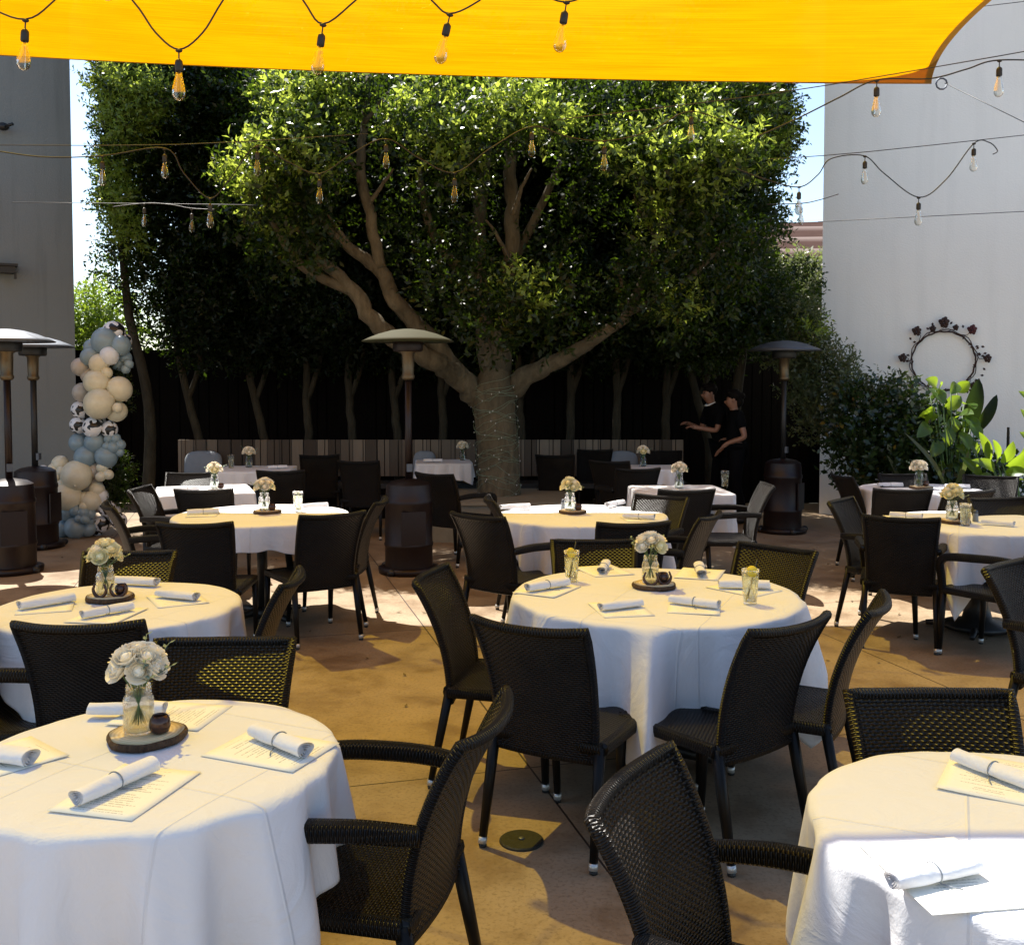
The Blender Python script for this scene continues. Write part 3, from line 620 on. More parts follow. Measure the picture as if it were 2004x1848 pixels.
bushy('ficus_tree', b, rel(b, [(1530, 230, 12.0, .42), (1500, 200, 11.9, .45), (1555, 270, 12.1, .30), (1540, 310, 12.1, .34), (1500, 330, 12.1, .4), (1460, 280, 12.2, .45), (1510, 400, 12.2, .3), (1480, 440, 12.2, .36), (1440, 400, 12.2, .45), (1490, 490, 12.3, .30), (1450, 540, 12.3, .42), (1500, 590, 12.3, .32), (1530, 640, 12.3, .28),
    (1420, 620, 12.3, .42), (1470, 650, 12.2, .34), (1380, 680, 12.4, .34), (1480, 130, 12, .5), (1550, 200, 12.1, .3), (1510, 90, 12.1, .5), (1430, 60, 12.2, .6), (1370, 300, 12.5, .5), (1340, 480, 12.6, .5), (1520, 10, 12.2, .6), (1390, 180, 12.4, .5), (1560, 560, 12.4, .26), (1300, 650, 12.7, .36), (1250, 560, 12.8, .45), (1200, 640, 12.8, .36), (1150, 560, 12.9, .45)]), 56000, .062, 'leaf',
    'leafy tree forming the right edge of the canopy above the steel patio heater', [([(0, 0, 0), (0, 0, 1.4), (.1, 0, 2.6), (.1, 0, 4)], [.09, .07, .06, .04])], sun_tint=rel(b, [(1500, 190, 11.6, .3), (1540, 215, 11.7, .25), (1470, 220, 11.7, .25), (1555, 270, 11.8, .18), (1530, 300, 11.8, .2), (1460, 200, 11.6, .2), (1590, 640, 11.9, .12)]))
# far trees in the two gaps
b = Vector((PY(175, 700, 19).x, 19, 0))
bushy('bushy_tree', b, rel(b, [(170, 620, 19, .6), (200, 600, 19, .5), (150, 650, 19, .6), (190, 680, 19, .6), (220, 640, 19, .5), (165, 720, 19, .6), (210, 740, 19, .6)]), 9000, .10, 'leaf_lime', 'lime green tree in the gap right of the grey building', [([(0, 0, 0), (0, 0, 2)], [.12, .08])])
b = Vector((PY(1560, 700, 17).x, 17, 0))
bushy('bushy_tree', b, rel(b, [(1540, 560, 17, .5), (1580, 580, 17, .55), (1600, 540, 17, .4), (1520, 620, 17, .5), (1580, 650, 17, .6), (1540, 530, 17, .35), (1600, 700, 17, .6), (1530, 700, 17, .6)]), 12000, .09, 'leaf_olive', 'olive green tree below the tiled roof in the gap at right', [([(0, 0, 0), (0, 0, 2)], [.12, .08])])

# shrubs before the white wall
b = Vector((PZ(1610, 975).x, 12.1, 0))
bushy('slender_shrub', b, rel(b, [(1600, 700, 12.1, .30), (1570, 680, 12.1, .28), (1640, 720, 12.1, .26), (1655, 770, 12.0, .24), (1610, 780, 12.0, .30), (1590, 830, 12.0, .24), (1630, 840, 12.0, .26), (1650, 880, 12, .2), (1560, 620, 12.1, .26), (1590, 650, 12.1, .2), (1540, 700, 12.1, .26), (1570, 760, 12.1, .25)]), 11000, .055, 'leaf_olive',
    'thin many-stemmed shrub with small leaves at the corner of the white wall', [([(0, 0, 0), (.02, 0, .5), (-.04, 0, .9), (-.1, 0, 1.7)], [.03, .025, .02, .012]), ([(.03, 0, .5), (.15, 0, 1.0), (.25, 0, 1.6)], [.02, .016, .01]), ([(.28, -.25, 0), (.1, 0, .35), (0, 0, .7)], [.02, .02, .016])], 'shrub', group=None, shell=.1)
b = Vector((PZ(1745, 970).x, 11.6, 0))
bushy('glossy_shrub', b, rel(b, [(1680, 800, 11.6, .28), (1720, 830, 11.4, .34), (1700, 880, 11.3, .36), (1760, 800, 11.5, .32), (1770, 870, 11.2, .38), (1740, 920, 11.1, .36), (1690, 930, 11.3, .30), (1800, 910, 11.2, .36), (1810, 840, 11.4, .3), (1650, 860, 11.6, .22), (1730, 770, 11.7, .18), (1790, 950, 11.2, .34), (1840, 930, 11.3, .34), (1880, 930, 11.4, .34), (1950, 960, 11.3, .34)]), 10500, .085, 'leaf_gloss',
    'dense dark glossy shrub before the white wall', [([(0, 0, 0), (0, 0, 1.2)], [.03, .015])], 'shrub', ratio=.55, shell=.2)
b = Vector((PZ(1725, 900).x, 11.7, 0))
bushy('twiggy_shrub', b, rel(b, [(1700, 790, 11.7, .14), (1690, 760, 11.7, .10), (1722, 745, 11.7, .07), (1740, 780, 11.6, .12), (1765, 770, 11.6, .12), (1660, 760, 11.8, .16)]), 1100, .06, 'leaf_olive', 'thin pale sprays of foliage rising left under the iron wreath', [([(0, 0, .9), (-.05, 0, 1.5)], [.01, .006])], 'shrub', shell=.0)

# broad-leaved plants: each leaf a curved blade
def blade(m, base, tip, width, bend=.15, fold=.25, n=10, side=None):
    base, tip = Vector(base), Vector(tip); ax = tip - base; L = ax.length; t = ax.normalized()
    s = side or t.cross(Vector((0, -1, .3))); s = Vector(s); s = (s - t * s.dot(t)).normalized(); nn = s.cross(t)
    vs = []
    for i in range(n + 1):
        u = i / n; wd = width * (math.sin(math.pi * min(1, u * .93 + .05)) ** .75) * (1 if u < .98 else .2)
        c = base + ax * u + nn * (math.sin(math.pi * u) * bend * L) 
        for k in (-1, -.5, 0, .5, 1): vs.append(c + s * (k * wd / 2) + nn * (abs(k) * wd * fold * .5 + .01 * wd * math.sin(u * 30 + k)))
    m.add(vs, [(i * 5 + k, i * 5 + k + 1, (i + 1) * 5 + k + 1, (i + 1) * 5 + k) for i in range(n) for k in range(4)])
def broadplant(name, base, blades, label, mat='leaf_big', stem=True):
    e = empty(name, base, 0, label, 'plant')
    for (a, b_, wd) in blades:
        m = MB(); blade(m, a - base, b_ - base, wd, random.uniform(.05, .16), .3); lf = m.build('leaf', M[mat], e)
        st = MB(); st.tube(spline([Vector((random.uniform(-.05, .05), 0, 0)), (a - base) * .6 + Vector((0, .03, 0)), a - base, (a - base).lerp(b_ - base, .9)], 5), [.010] * 15 + [.003], 5, sq=1) if False else st.tube([Vector((0, 0, .02)), (a - base) * .55, a - base], [.012, .009, .007], 6)
        st.build('stalk', M['stem'], lf)
    return e
random.seed(21)
WY = 11.2
def W(px, py, Y=WY): return PY(px, py, Y)
base = Vector((W(1905, 900).x, 11.3, 0))
broadplant('bird_of_paradise_plant', base, [(W(1885, 850), W(1915, 740), .20), (W(1905, 850), W(1950, 772), .13), (W(1880, 880), W(1835, 790, 11), .16)], 'tall plant with long dark paddle leaves reaching over the wreath', 'leaf_dark')
base = Vector((W(1850, 930).x, 11.0, 0))
bl = []
for px, py, dx, dy, wd in [(1830, 760, -20, -18, .15), (1872, 765, 25, -18, .14), (1900, 830, 18, 30, .13), (1815, 830, -22, 26, .15), (1862, 815, 2, 34, .15), (1890, 865, 20, 26, .13), (1838, 860, -16, 34, .15), (1845, 790, -25, -30, .16), (1850, 800, 30, -25, .16), (1870, 820, 35, -10, .15), (1855, 835, -5, 40, .15), (1835, 815, -25, 12, .16), (1880, 845, 15, 35, .14), (1820, 775, 20, -28, .14), (1885, 790, 22, 10, .15), (1850, 865, -30, 20, .15), (1870, 870, 25, 30, .13), (1840, 900, -10, 40, .13), (1860, 770, 12, -20, .13), (1825, 795, -22, 22, .14), (1890, 815, 24, 32, .14), (1860, 880, 14, 45, .14)]:
    a = W(px, py, 11 + random.uniform(-.25, .2)); bl.append((a, W(px + dx, py + dy, 11 + random.uniform(-.35, .1)), wd))
broadplant('rubber_plant', base, bl, 'sunlit plant with broad yellow green leaves below the iron wreath')
base = Vector((W(1955, 960).x, 10.6, 0)); bl = []
for px, py, dx, dy, wd in [(1935, 905, -20, -60, .12), (1950, 905, -8, -45, .11), (1960, 905, 22, -42, .12), (1970, 912, 45, -35, .12), (1965, 925, 50, 0, .12), (1945, 920, -45, -20, .12), (1940, 930, -35, 12, .11), (1955, 930, 10, 34, .11), (1985, 925, 30, -60, .12), (1990, 940, 30, 10, .12), (1975, 940, -10, 30, .1), (1920, 930, -40, -35, .12), (2010, 900, 40, -30, .13), (2010, 930, 30, 20, .13)]:
    a = W(px, py, 10.6 + random.uniform(-.1, .2)); bl.append((a, W(px + dx, py + dy, 10.6 + random.uniform(-.3, .05)), wd))
broadplant('bromeliad_plant', base, bl, 'bright green rosette plant with pointed leaves at the right edge')
base = Vector((W(1820, 960).x, 10.9, 0))
broadplant('spiky_plant', base, [(W(1850, 960, 10.7), W(1768, 845, 10.6), .05), (W(1800, 960, 10.9), W(1797, 900, 10.7), .05), (W(1760, 950, 10.9), W(1735, 890, 10.8), .05), (W(1868, 950, 10.8), W(1895, 880, 10.6), .06)], 'plant with long narrow arching leaves behind the far right table', 'leaf_olive')
base = Vector((PY(2020, 800, 10.5).x, 10.5, 0))
broadplant('tall_leafy_plant', base, [(PY(2025, 800, 10.5), PY(1992, 765, 10.4), .1), (PY(2030, 860, 10.5), PY(1996, 800, 10.4), .12), (PY(2030, 880, 10.5), PY(1994, 845, 10.4), .12)], 'plant whose leaf tips enter at the right edge above the rosette', 'leaf_big')

# ------------------------------------------------------------------ iron wreath
nrm_w = Vector((-math.sin(ra), -math.cos(ra), 0)); ax_w = RW[1]
def on_wall(px, py, out=.05):
    d = ray(px, py); o = Vector((0, 0, EYE)); n = nrm_w; p0 = RW[0] + n * out; t = (p0 - o).dot(n) / d.dot(n); return o + d * t
wc = on_wall(1845, 706); rw = (on_wall(1908, 706) - wc).length
e = empty('iron_wreath', wc, 0, 'round rusty iron wreath with dark roses hanging on the white wall', 'wreath')
def wp(a, r, out=0): return ax_w * (math.cos(a) * r) + Vector((0, 0, math.sin(a) * r)) + nrm_w * out
m = MB(); m.tube([wp(i * 2 * math.pi / 48, rw + .006 * math.sin(i * 2)) for i in range(49)], .011, 6, False)
m.tube([wp(i * 2 * math.pi / 48, rw + .02 + .012 * math.sin(i * 1.3), .012) for i in range(49)], .006, 5, False); m.build('ring', M['paleirons'], e)
rr = random.Random(8)
for i, (a, k, big) in enumerate([(90, 1.30, 1.25), (130, 1.34, 1.1), (50, 1.36, 1.1), (175, 1.3, 1.0), (3, 1.36, .95), (-42, 1.25, .8), (-140, 1.3, .8), (72, 1.18, .7), (108, 1.15, .8)]):
    a = R(a); c = wp(a, rw * k, .02); m = MB()
    for j in range(12):
        f = j * 2.4; d = Vector((0, 0, 0)) + (ax_w * math.cos(f) + Vector((0, 0, 1)) * math.sin(f)) * (.018 + .0022 * j) * big + nrm_w * (.03 - .0024 * j)
        m.ball(c + d, .020 * big, 7, 5, (1, .6, 1))
    rs_ = m.build('iron_rose', M['rust'] if i == 2 else M['paleirons'], e)
    m = MB(); m.tube([c, wp(a, rw * 1.12, .01), wp(a + .25, rw, 0)], .004, 5); m.build('stem', M['paleirons'], rs_)
m = MB()
for i in range(44):
    a = rr.uniform(0, 6.28); c = wp(a, rw * rr.choice((.93, 1.08, 1.17, 1.25)), .01); d = wp(a + rr.uniform(-.8, .8), .045); s = d.cross(nrm_w).normalized() * .016
    m.add([c, c + d * .5 + s + nrm_w * .006, c + d, c + d * .5 - s + nrm_w * .006], [(0, 1, 2, 3)])
m.build('iron_leaves', M['paleirons'], e, False)

# fixtures on the grey wall
nl = Vector((math.sin(la), -math.cos(la), 0)) ; 
def on_left(px, py, out=.02):
    d = ray(px, py); o = Vector((0, 0, EYE)); p0 = Vector((lc.x, lc.y, 0)) + nl * out; t = (p0 - o).dot(nl) / d.dot(nl); return o + d * t
p = on_left(8, 525, .12); e = empty('wall_lantern', p, -la * 0 + (math.pi - la) * 0 + la, 'dark box lantern on the grey wall above the left heaters', 'lantern')
m = MB(); m.box((0, 0, .04), (.30, .22, .03)); m.box((.0, 0, -.02), (.24, .18, .08)); m.build('hood', M['black'], e, False)
m = MB(); m.box((.12, -.05, -.09), (.03, .03, .08)); m.box((-.12, -.05, -.09), (.03, .03, .08)); m.build('bracket', M['black'], e, False)
p = on_left(6, 248, .1); e = empty('security_camera', p, la, 'small black camera high on the grey wall', 'camera')
m = MB(); m.ball((0, 0, 0), .055, 12, 8, (1.3, 1, .9)); m.build('housing', M['black'], e)
m = MB(); m.tube([(.03, -.05, 0), (.1, -.12, .02)], .02, 8); m.build('lens', M['black'], e)

# floor cover
e = empty('floor_cover', PZ(1020, 1645), 0, 'round black cast iron cover set in the floor between the near chairs', 'floor cover')
m = MB(); m.lathe([(.083, 0), (.083, .006), (.078, .010), (.0, .010)], 36); m.build('disc', M['drain'], e, sharp=30)
m = MB(); m.lathe([(.012, .0115), (.010, .015), (0, .015)], 12); m.build('bolt', M['steel'], e)

# ------------------------------------------------------------------ patio heaters
def heater(hood, pole, base, label, loc, rz=0):
    e = empty('patio_heater', loc, rz, label, 'patio heater', 'tall mushroom patio heaters')
    m = MB(); m.lathe([(.27, .0), (.275, .03), (.275, .05), (.235, .06)], 30); m.build('foot_ring', base, e)
    for a in (.8, 2.3, 3.9, 5.4):
        m = MB(); c = Vector((math.cos(a) * .27, math.sin(a) * .27, .035)); m.ball(c, .038, 10, 8, (1, 1, .9)); m.build('wheel', M['black'], e)
    m = MB(); m.lathe([(.215, .055), (.215, .24), (.222, .25), (.222, .27), (.215, .28), (.212, .62), (.218, .63), (.218, .66), (.21, .67), (.20, .80), (.15, .83), (.05, .85)], 32); b = m.build('tank_housing', base, e, sharp=40)
    m = MB(); m.box((0, -.212, .42), (.22, .012, .30)); m.build('door', base, b, False)
    m = MB(); m.tube([(0, 0, .83), (0, 0, 1.76)], .031, 14); m.build('pole', pole, e)
    m = MB(); m.lathe([(.045, 1.74), (.06, 1.76), (.06, 1.78), (.052, 1.79), (.058, 1.98), (.075, 1.99), (.075, 2.0)], 20); m.build('burner_screen', M['brass'], e)
    m = MB(); m.lathe([(.125, 1.995), (.135, 2.01), (.135, 2.09), (.10, 2.12)], 24); m.build('burner_head', M['black'] if hood != M['bronze'] else M['maroon'], e)
    m = MB(); m.lathe([(.41, 2.085), (.412, 2.09), (.36, 2.115), (.26, 2.155), (.15, 2.185), (.05, 2.198), (.001, 2.20)], 40); m.lathe([(.001, 2.192), (.05, 2.19), (.15, 2.177), (.26, 2.147), (.36, 2.107), (.41, 2.083)], 40); m.build('hood', hood, e)
    m = MB(); m.box((0, -.04, .95), (.05, .03, .07)); m.build('control_valve', M['steel'], e, False)
    return e
heater(M['bronze'], M['maroon'], M['maroon'], 'maroon patio heater with olive hood standing in front of the big tree', PZ(800, 1118), .3)
heater(M['steel'], M['black'], M['maroon'], 'steel hooded patio heater by the leafy corner right of the two staff', PZ(1530, 1040), 1.0)
heater(M['steel'], M['maroon'], M['maroon'], 'nearer steel hooded patio heater at the left edge', PZ(22, 1118), .6)
heater(M['steel'], M['black'], M['maroon'], 'farther steel hooded patio heater beside the balloon column', PZ(72, 1070), 1.5)

# ------------------------------------------------------------------ chairs
def chair_proto(arms, name):
    e = empty(name, (0, 0, 0), 0, 'dark wicker chair', 'chair')
    W_ = M['wicker']; UV = 125.0
    zb, zt = .365, .855
    def yb(z):
        t = max(0, (z - .42) / (.855 - .42)); return -.225 - .025 * t - .12 * t ** 2.2
    def hw(z): t = (z - zb) / (zt - zb); return .190 + .020 * t + .010 * t ** 3
    def surf(u, v, off=0.0):
        uu = 2 * u - 1; z = lerp(zb, zt, v); z2 = z + .012 * abs(uu) ** 3 * v ** 3
        y = yb(z) - .038 * (1 - uu * uu) * (.4 + .6 * v)
        return Vector((uu * hw(z), y + off, z2))
    m = MB()
    m.grid(lambda u, v: surf(u, v, .012), 18, 22, lambda u, v: (u * .46 * UV, v * .48 * UV))
    n0 = len(m.f); m.grid(lambda u, v: surf(1 - u, v, -.012), 18, 22, lambda u, v: (u * .46 * UV, v * .48 * UV))
    bo = m.build('backrest', W_, e)
    m = MB(); rim = [surf(0, v / 14) for v in range(15)] + [surf(u / 12, 1) for u in range(1, 12)] + [surf(1, 1 - v / 14) for v in range(15)]
    m.tube(rim, .0165, 8, True, .8, UV); m.tube([surf(u / 8, 0) for u in range(9)], .015, 6, True, .8, UV); m.build('rim', W_, bo)
    # seat
    m = MB()
    def seat(u, v): 
        uu = 2 * u - 1; vv = 2 * v - 1; return Vector((uu * (.222 + .008 * vv), vv * .232, .436 - .010 * (1 - uu * uu) * (1 - vv * vv)))
    m.grid(seat, 14, 14, lambda u, v: (u * .45 * UV, v * .46 * UV)); s_o = m.build('seat', W_, e)
    m = MB(); c = [(-.222, -.225), (.222, -.225), (.232, .232), (-.232, .232)]
    for i in range(4):
        a, b = Vector((*c[i], .416)), Vector((*c[(i + 1) % 4], .416)); m.tube([a, a.lerp(b, .5), b], .023, 8, True, .6, UV)
    m.build('seat_frame', W_, e)
    # legs
    for sx in (-1, 1):
        ft = Vector((sx * .232, .228, .42)); fb = Vector((sx * .232, .246, .035)); rt = Vector((sx * .212, -.222, .42)); rb = Vector((sx * .222, -.30, .035))
        for a, b in ((ft, fb), (rt, rb)):
            m = MB(); m.tube([a, a.lerp(b, .5), b], [.0205, .018, .014], 8, True, .6, UV); lg = m.build('leg', M['leg'], e)
            m = MB(); d = (b - a).normalized(); m.tube([b - d * .002, b + d * .022], [.0165, .0165], 12); gl = m.build('glide', M['glide'], lg)
            m = MB(); m.tube([b + d * .022, Vector((b.x, b.y + .0, .0)) + Vector((0, 0, .001))], [.014, .015], 10); m.build('foot_pad', M['black'], lg)
        if arms:
            y0 = yb(.645) ; p = [Vector((sx * .222, y0 - .005, .645)), Vector((sx * .250, -.13, .654)), Vector((sx * .268, .02, .648)), Vector((sx * .268, .13, .640)), Vector((sx * .264, .205, .624)), Vector((sx * .256, .238, .58)), Vector((sx * .244, .236, .51)), Vector((sx * .234, .230, .42))]
            sp = spline(p, 5); m = MB(); m.tube(sp, rlist([.022, .025, .026, .026, .025, .023, .022, .021], len(sp)), 12, True, .6, UV, up=(0, 0, 1)); m.build('armrest', W_, e)
    return e
ARM = chair_proto(True, 'wicker_armchair'); SIDE = chair_proto(False, 'wicker_chair')
CG = 'dark wicker chairs round the tables'
def chair(px, py, phi, label, arms=False, z=.855):
    t = PZ(px, py, z); f = Vector((math.sin(R(phi)), math.cos(R(phi)), 0)); o = t + f * .40
    return place(ARM if arms else SIDE, (o.x, o.y, 0), -R(phi), label, CG)
CH = [
 (972, 1412, -76, 'wicker armchair at the right of the front left table', 1),
 (147, 1230, -3, 'black backed chair at the left, top rim just under the second left table', 0),
 (445, 1256, 178, 'woven chair facing the camera directly behind the front left table and its flowers', 0),
 (-120, 1190, 78, 'chair mostly cut off by the left edge, only its seat and arm showing', 1),
 (258, 1084, 176, 'woven chair facing the camera behind the peach roses of the second left table', 0),
 (583, 1134, -92, 'chair seen edge on at the right end of the second left table', 0),
 (378, 1029, -3, 'left of two black backs before the round table left of the maroon heater', 0),
 (655, 1010, -33, 'right of two black backs before the round table left of the maroon heater', 0),
 (752, 982, -88, 'armchair in profile just left of the maroon heater', 1),
 (205, 992, 62, 'chair with slanted black back just right of the balloon column foot', 1),
 (266, 958, 92, 'armchair standing between balloon column and far left small table', 1),
 (396, 962, -4, 'black backed chair directly before the far left small table', 0),
 (375, 928, 178, 'woven chair facing the camera at the far side of the far left small table', 0),
 (548, 924, -6, 'black backed chair before the table with white blooms on the far left', 0),
 (928, 1013, 39, 'black backed armchair just right of the maroon heater at the middle table', 1),
 (952, 979, 84, 'chair with striped sunlight on its back, beside the planter edge', 0),
 (1242, 1028, -8, 'low black back between middle table and the flowers of the large round table', 0),
 (1160, 1061, 180, 'woven chair facing the camera behind the lemon drink', 0),
 (1297, 974, -142, 'sunlit silvery woven chair at the right end of the middle table', 1),
 (1345, 962, -4, 'dark brown chair back in front of the square table', 0),
 (1398, 1012, -62, 'reddish chair seen from behind with a white cloth corner hanging over it', 1),
 (1508, 952, -88, 'armchair in profile to the right of the square table, beside the steel heater', 1),
 (832, 1127, 104, 'armless chair in profile facing right at the left of the large round table', 0),
 (1025, 1232, 28, 'black armless chair before the large round table, left of the hanging cloth corner', 0),
 (1560, 1228, -38, 'black armless chair before the large round table, right of the hanging cloth corner', 0),
 (1730, 1186, -63, 'slim curved chair seen from behind at the right of the large round table', 0),
 (1525, 1075, -134, 'diagonally woven chair facing the camera behind the tall glass with orange slice', 0),
 (1762, 1017, 22, 'black backed armchair in front of the right hand round table', 1),
 (1637, 981, 130, 'purple brown armchair facing right, left of the right hand round table', 1),
 (1955, 1108, 140, 'armchair cut by the right edge, broad woven back above a lit arm', 1),
 (2085, 1035, -34, 'armchair beyond the right edge whose curved arm meets the right hand tablecloth', 1),
 (1945, 978, 172, 'sunlit woven chair facing the camera behind the right hand round table', 0),
 (1768, 961, 6, 'dark brown chair back before the far right table with white flowers', 0),
 (1640, 933, 84, 'black chair in profile at the left end of the far right table', 0),
 (1762, 930, 178, 'woven chair facing the camera behind the white flowers of the far right table', 0),
 (1938, 934, -150, 'sunlit chair turned at the right end of the far right table', 0),
 (1902, 964, -14, 'dark chair back right of the peach flowers, below the sunlit far chair', 0),
 (1215, 1530, 119, 'near armchair at the bottom centre, woven back turned to the camera', 1),
 (1808, 1358, 180, 'bluish woven chair facing the camera behind the front right table', 0),
 (700, 905, 4, 'shaded black chair between the far left tables and the maroon heater, nearer one', 0),
 (625, 893, -12, 'shaded black chair before the bench, left of the maroon heater', 0),
 (1085, 893, 8, 'shaded black chair just right of the big trunk', 0),
 (1165, 882, -6, 'shaded tall black chair before the bench, second right of the big trunk', 0),
 (1250, 920, -10, 'shaded black chair left of the square table', 1),
 (1298, 884, -170, 'shaded chair facing the camera by the bench at right', 0),
 (845, 930, 35, 'shaded black armchair half hidden by the maroon heater base', 1),
 (1190, 905, 24, 'shaded black chair behind the middle table flowers', 0),
]
for px, py, phi, lab, arms in CH: chair(px, py, phi, lab, bool(arms))

# ------------------------------------------------------------------ tables and cloths
TAB = dict(
 A=dict(c=PZ(300, 1480, .75), r=.455, sq=0, a=.73, rot=4, fl=.12, n='front left table', dz=0, seed=1),
 B=dict(c=PZ(232, 1184, .75), r=.50, sq=0, a=.74, rot=40, n='second left table', seed=2),
 C=dict(c=PZ(512, 1007, .75), r=.62, sq=0, a=.80, rot=12, n='round table left of the maroon heater', seed=3),
 D=dict(c=PZ(400, 958, .75), r=.40, sq=1, a=.58, rot=20, n='far left small table', seed=4),
 E=dict(c=PZ(500, 917, .75), r=.40, sq=1, a=.55, rot=4, n='farthest left table', seed=5),
 F=dict(c=PZ(1138, 1007, .75), r=.61, sq=0, a=.81, rot=14, n='middle table before the big tree', seed=6),
 G=dict(c=PZ(1282, 1162, .75), r=.64, sq=0, a=.985, rot=35, fl=.32, fd=-100, n='large round table', seed=17),
 H=dict(c=PZ(1330, 958, .75), r=.40, sq=1, a=.74, rot=3, fl=.02, n='square table', seed=8),
 I=dict(c=PZ(1915, 1022, .75), r=.60, sq=0, a=.82, rot=10, n='right hand round table', seed=9),
 J=dict(c=PZ(1800, 956, .75), r=.52, sq=0, a=.78, rot=30, n='far right table', seed=10),
 K=dict(c=Vector((1.125, 2.11, .75)), r=.455, sq=0, a=.80, rot=42, n='front right table', seed=11),
 L=dict(c=PZ(868, 903, .75), r=.33, sq=1, a=.52, rot=6, n='small table left of the big trunk', seed=12),
 N=dict(c=PZ(1272, 914, .75), r=.33, sq=1, a=.50, rot=-4, n='small shaded table near the bench', seed=13),
)
def table_cloth(t):
    rr = random.Random(t['seed']); rot = R(t['rot']); r0 = t['r']; ph = [rr.uniform(0, 6.28) for _ in range(6)]
    n = 288; rings = [.02, .3, .6, .85, .97]; ns = 30
    def rt(a):
        if not t['sq']: return r0
        return r0 / max(abs(math.cos(a - rot)), abs(math.sin(a - rot))) 
    def drop(a):
        e_ = t['a'] / max(abs(math.cos(a - rot)), abs(math.sin(a - rot))); d = e_ - rt(a)
        lo = t['a'] - r0; hi = t['a'] * 1.414 - rt(rot + .785); k_ = max(0, (d - lo) / max(.01, hi - lo)) if not t['sq'] else 1
        if not t['sq']: d = lo * (.8 if 'fd' in t else 1) + (hi - lo) * k_ ** (1.15 if 'fd' in t else 1.35)
        return min(max(d, .05), .70)
    vs, fs, uv = [], [], []
    for i, k in enumerate(rings):
        for j in range(n):
            a = 2 * math.pi * j / n; rad = rt(a) * k; 
            if t['sq'] : rad = min(rad, r0 * 1.36 * k)
            vs.append((rad * math.cos(a), rad * math.sin(a), .002 * math.sin(a * 3 + rad * 9 + ph[0]) * (k < .9)))
    for s in range(1, ns + 1):
        f = s / ns
        for j in range(n):
            a = 2 * math.pi * j / n; L = drop(a); rad = rt(a)
            if t['sq']: rad = min(rad, r0 * 1.36)
            l = f * L; rc_ = .018
            if l < rc_ * 1.57: ang = l / rc_; ex = rc_ * math.sin(ang); z = -rc_ * (1 - math.cos(ang))
            else: ex = rc_; z = -(l - rc_ * .57)
            fold = math.sin(a * 9 + ph[1] + .6 * math.sin(2 * a + ph[4])) * .55 + math.sin(a * 14 + ph[2] + math.sin(3 * a)) * .5 + math.sin(a * 25 + ph[3] + math.sin(5 * a)) * .25
            fold = math.copysign(abs(fold) ** .8, fold)
            amp = .095 * min(1, l / .34) ** .9 * (.5 + .8 * L / .5)
            cor = abs(math.sin(2 * (a - rot)))            # cloth corners gather inwards
            rad2 = rad - .005 + ex + amp * fold * .55 + .018 * min(1, l / .3) 
            cn = max(0, (L - (t['a'] - r0)) / (.42 * t['a'])) ** 2
            rad2 += t.get('fl', .04) * cn * min(1, l / .5) * (max(0, math.cos(a - R(t['fd']))) if 'fd' in t else 1)
            rad2 = max(rad2, rad - .06)
            vs.append((rad2 * math.cos(a), rad2 * math.sin(a), z + .006 * math.sin(a * 19) * f))
    R_ = len(rings) + ns
    for i in range(R_ - 1):
        for j in range(n):
            fs.append((i * n + j, i * n + (j + 1) % n, (i + 1) * n + (j + 1) % n, (i + 1) * n + j) )
    fs.append(tuple(range(n))[::-1])
    m = MB(); m.add(vs, [f[::-1] for f in fs]); o = m.build('tablecloth', M['cloth'])
    o.location = t['c'] + Vector((0, 0, .004))
    sm = o.modifiers.new('thickness', 'SOLIDIFY'); sm.thickness = .0015; sm.offset = -1
    return tag(o, 'white cloth draped over the ' + t['n'], 'tablecloth', 'white tablecloths')
for k, t in TAB.items():
    c = t['c']; rr = random.Random(k)
    e = empty('dining_table', (c.x, c.y, 0), R(t['rot']) if t['sq'] else rr.uniform(0, 1), 'pedestal table under the white cloth, the ' + t['n'], 'table', 'pedestal tables under the cloths')
    m = MB()
    if t['sq']: m.box((0, 0, .733), (t['r'] * 2 - .02, t['r'] * 2 - .02, .028))
    else: m.lathe([(t['r'] - .02, .72), (t['r'] - .012, .73), (t['r'] - .012, .745), (t['r'] - .02, .748), (0, .748)], 40)
    m.build('tabletop', M['darkwood'], e, False)
    m = MB(); m.tube([(0, 0, .03), (0, 0, .72)], .038, 16); m.build('column', M['darkwood'], e)
    m = MB()
    for a in range(4):
        an = a * math.pi / 2 + .78; d = Vector((math.cos(an), math.sin(an), 0)); m.tube([d * .03 + Vector((0, 0, .05)), d * .2 + Vector((0, 0, .035)), d * (.33 if t['r'] > .45 else .25) + Vector((0, 0, .02))], [.03, .024, .018], 8, True, .6)
    if k == 'I': m.lathe([(.22, .02), (.22, .05), (.10, .08), (.07, .2), (.11, .3), (.06, .42), (.05, .6)], 24)
    m.lathe([(.07, .0), (.07, .06), (.04, .07)], 16); m.build('base', M['darkwood'], e)
    table_cloth(t)

ZT = .7565
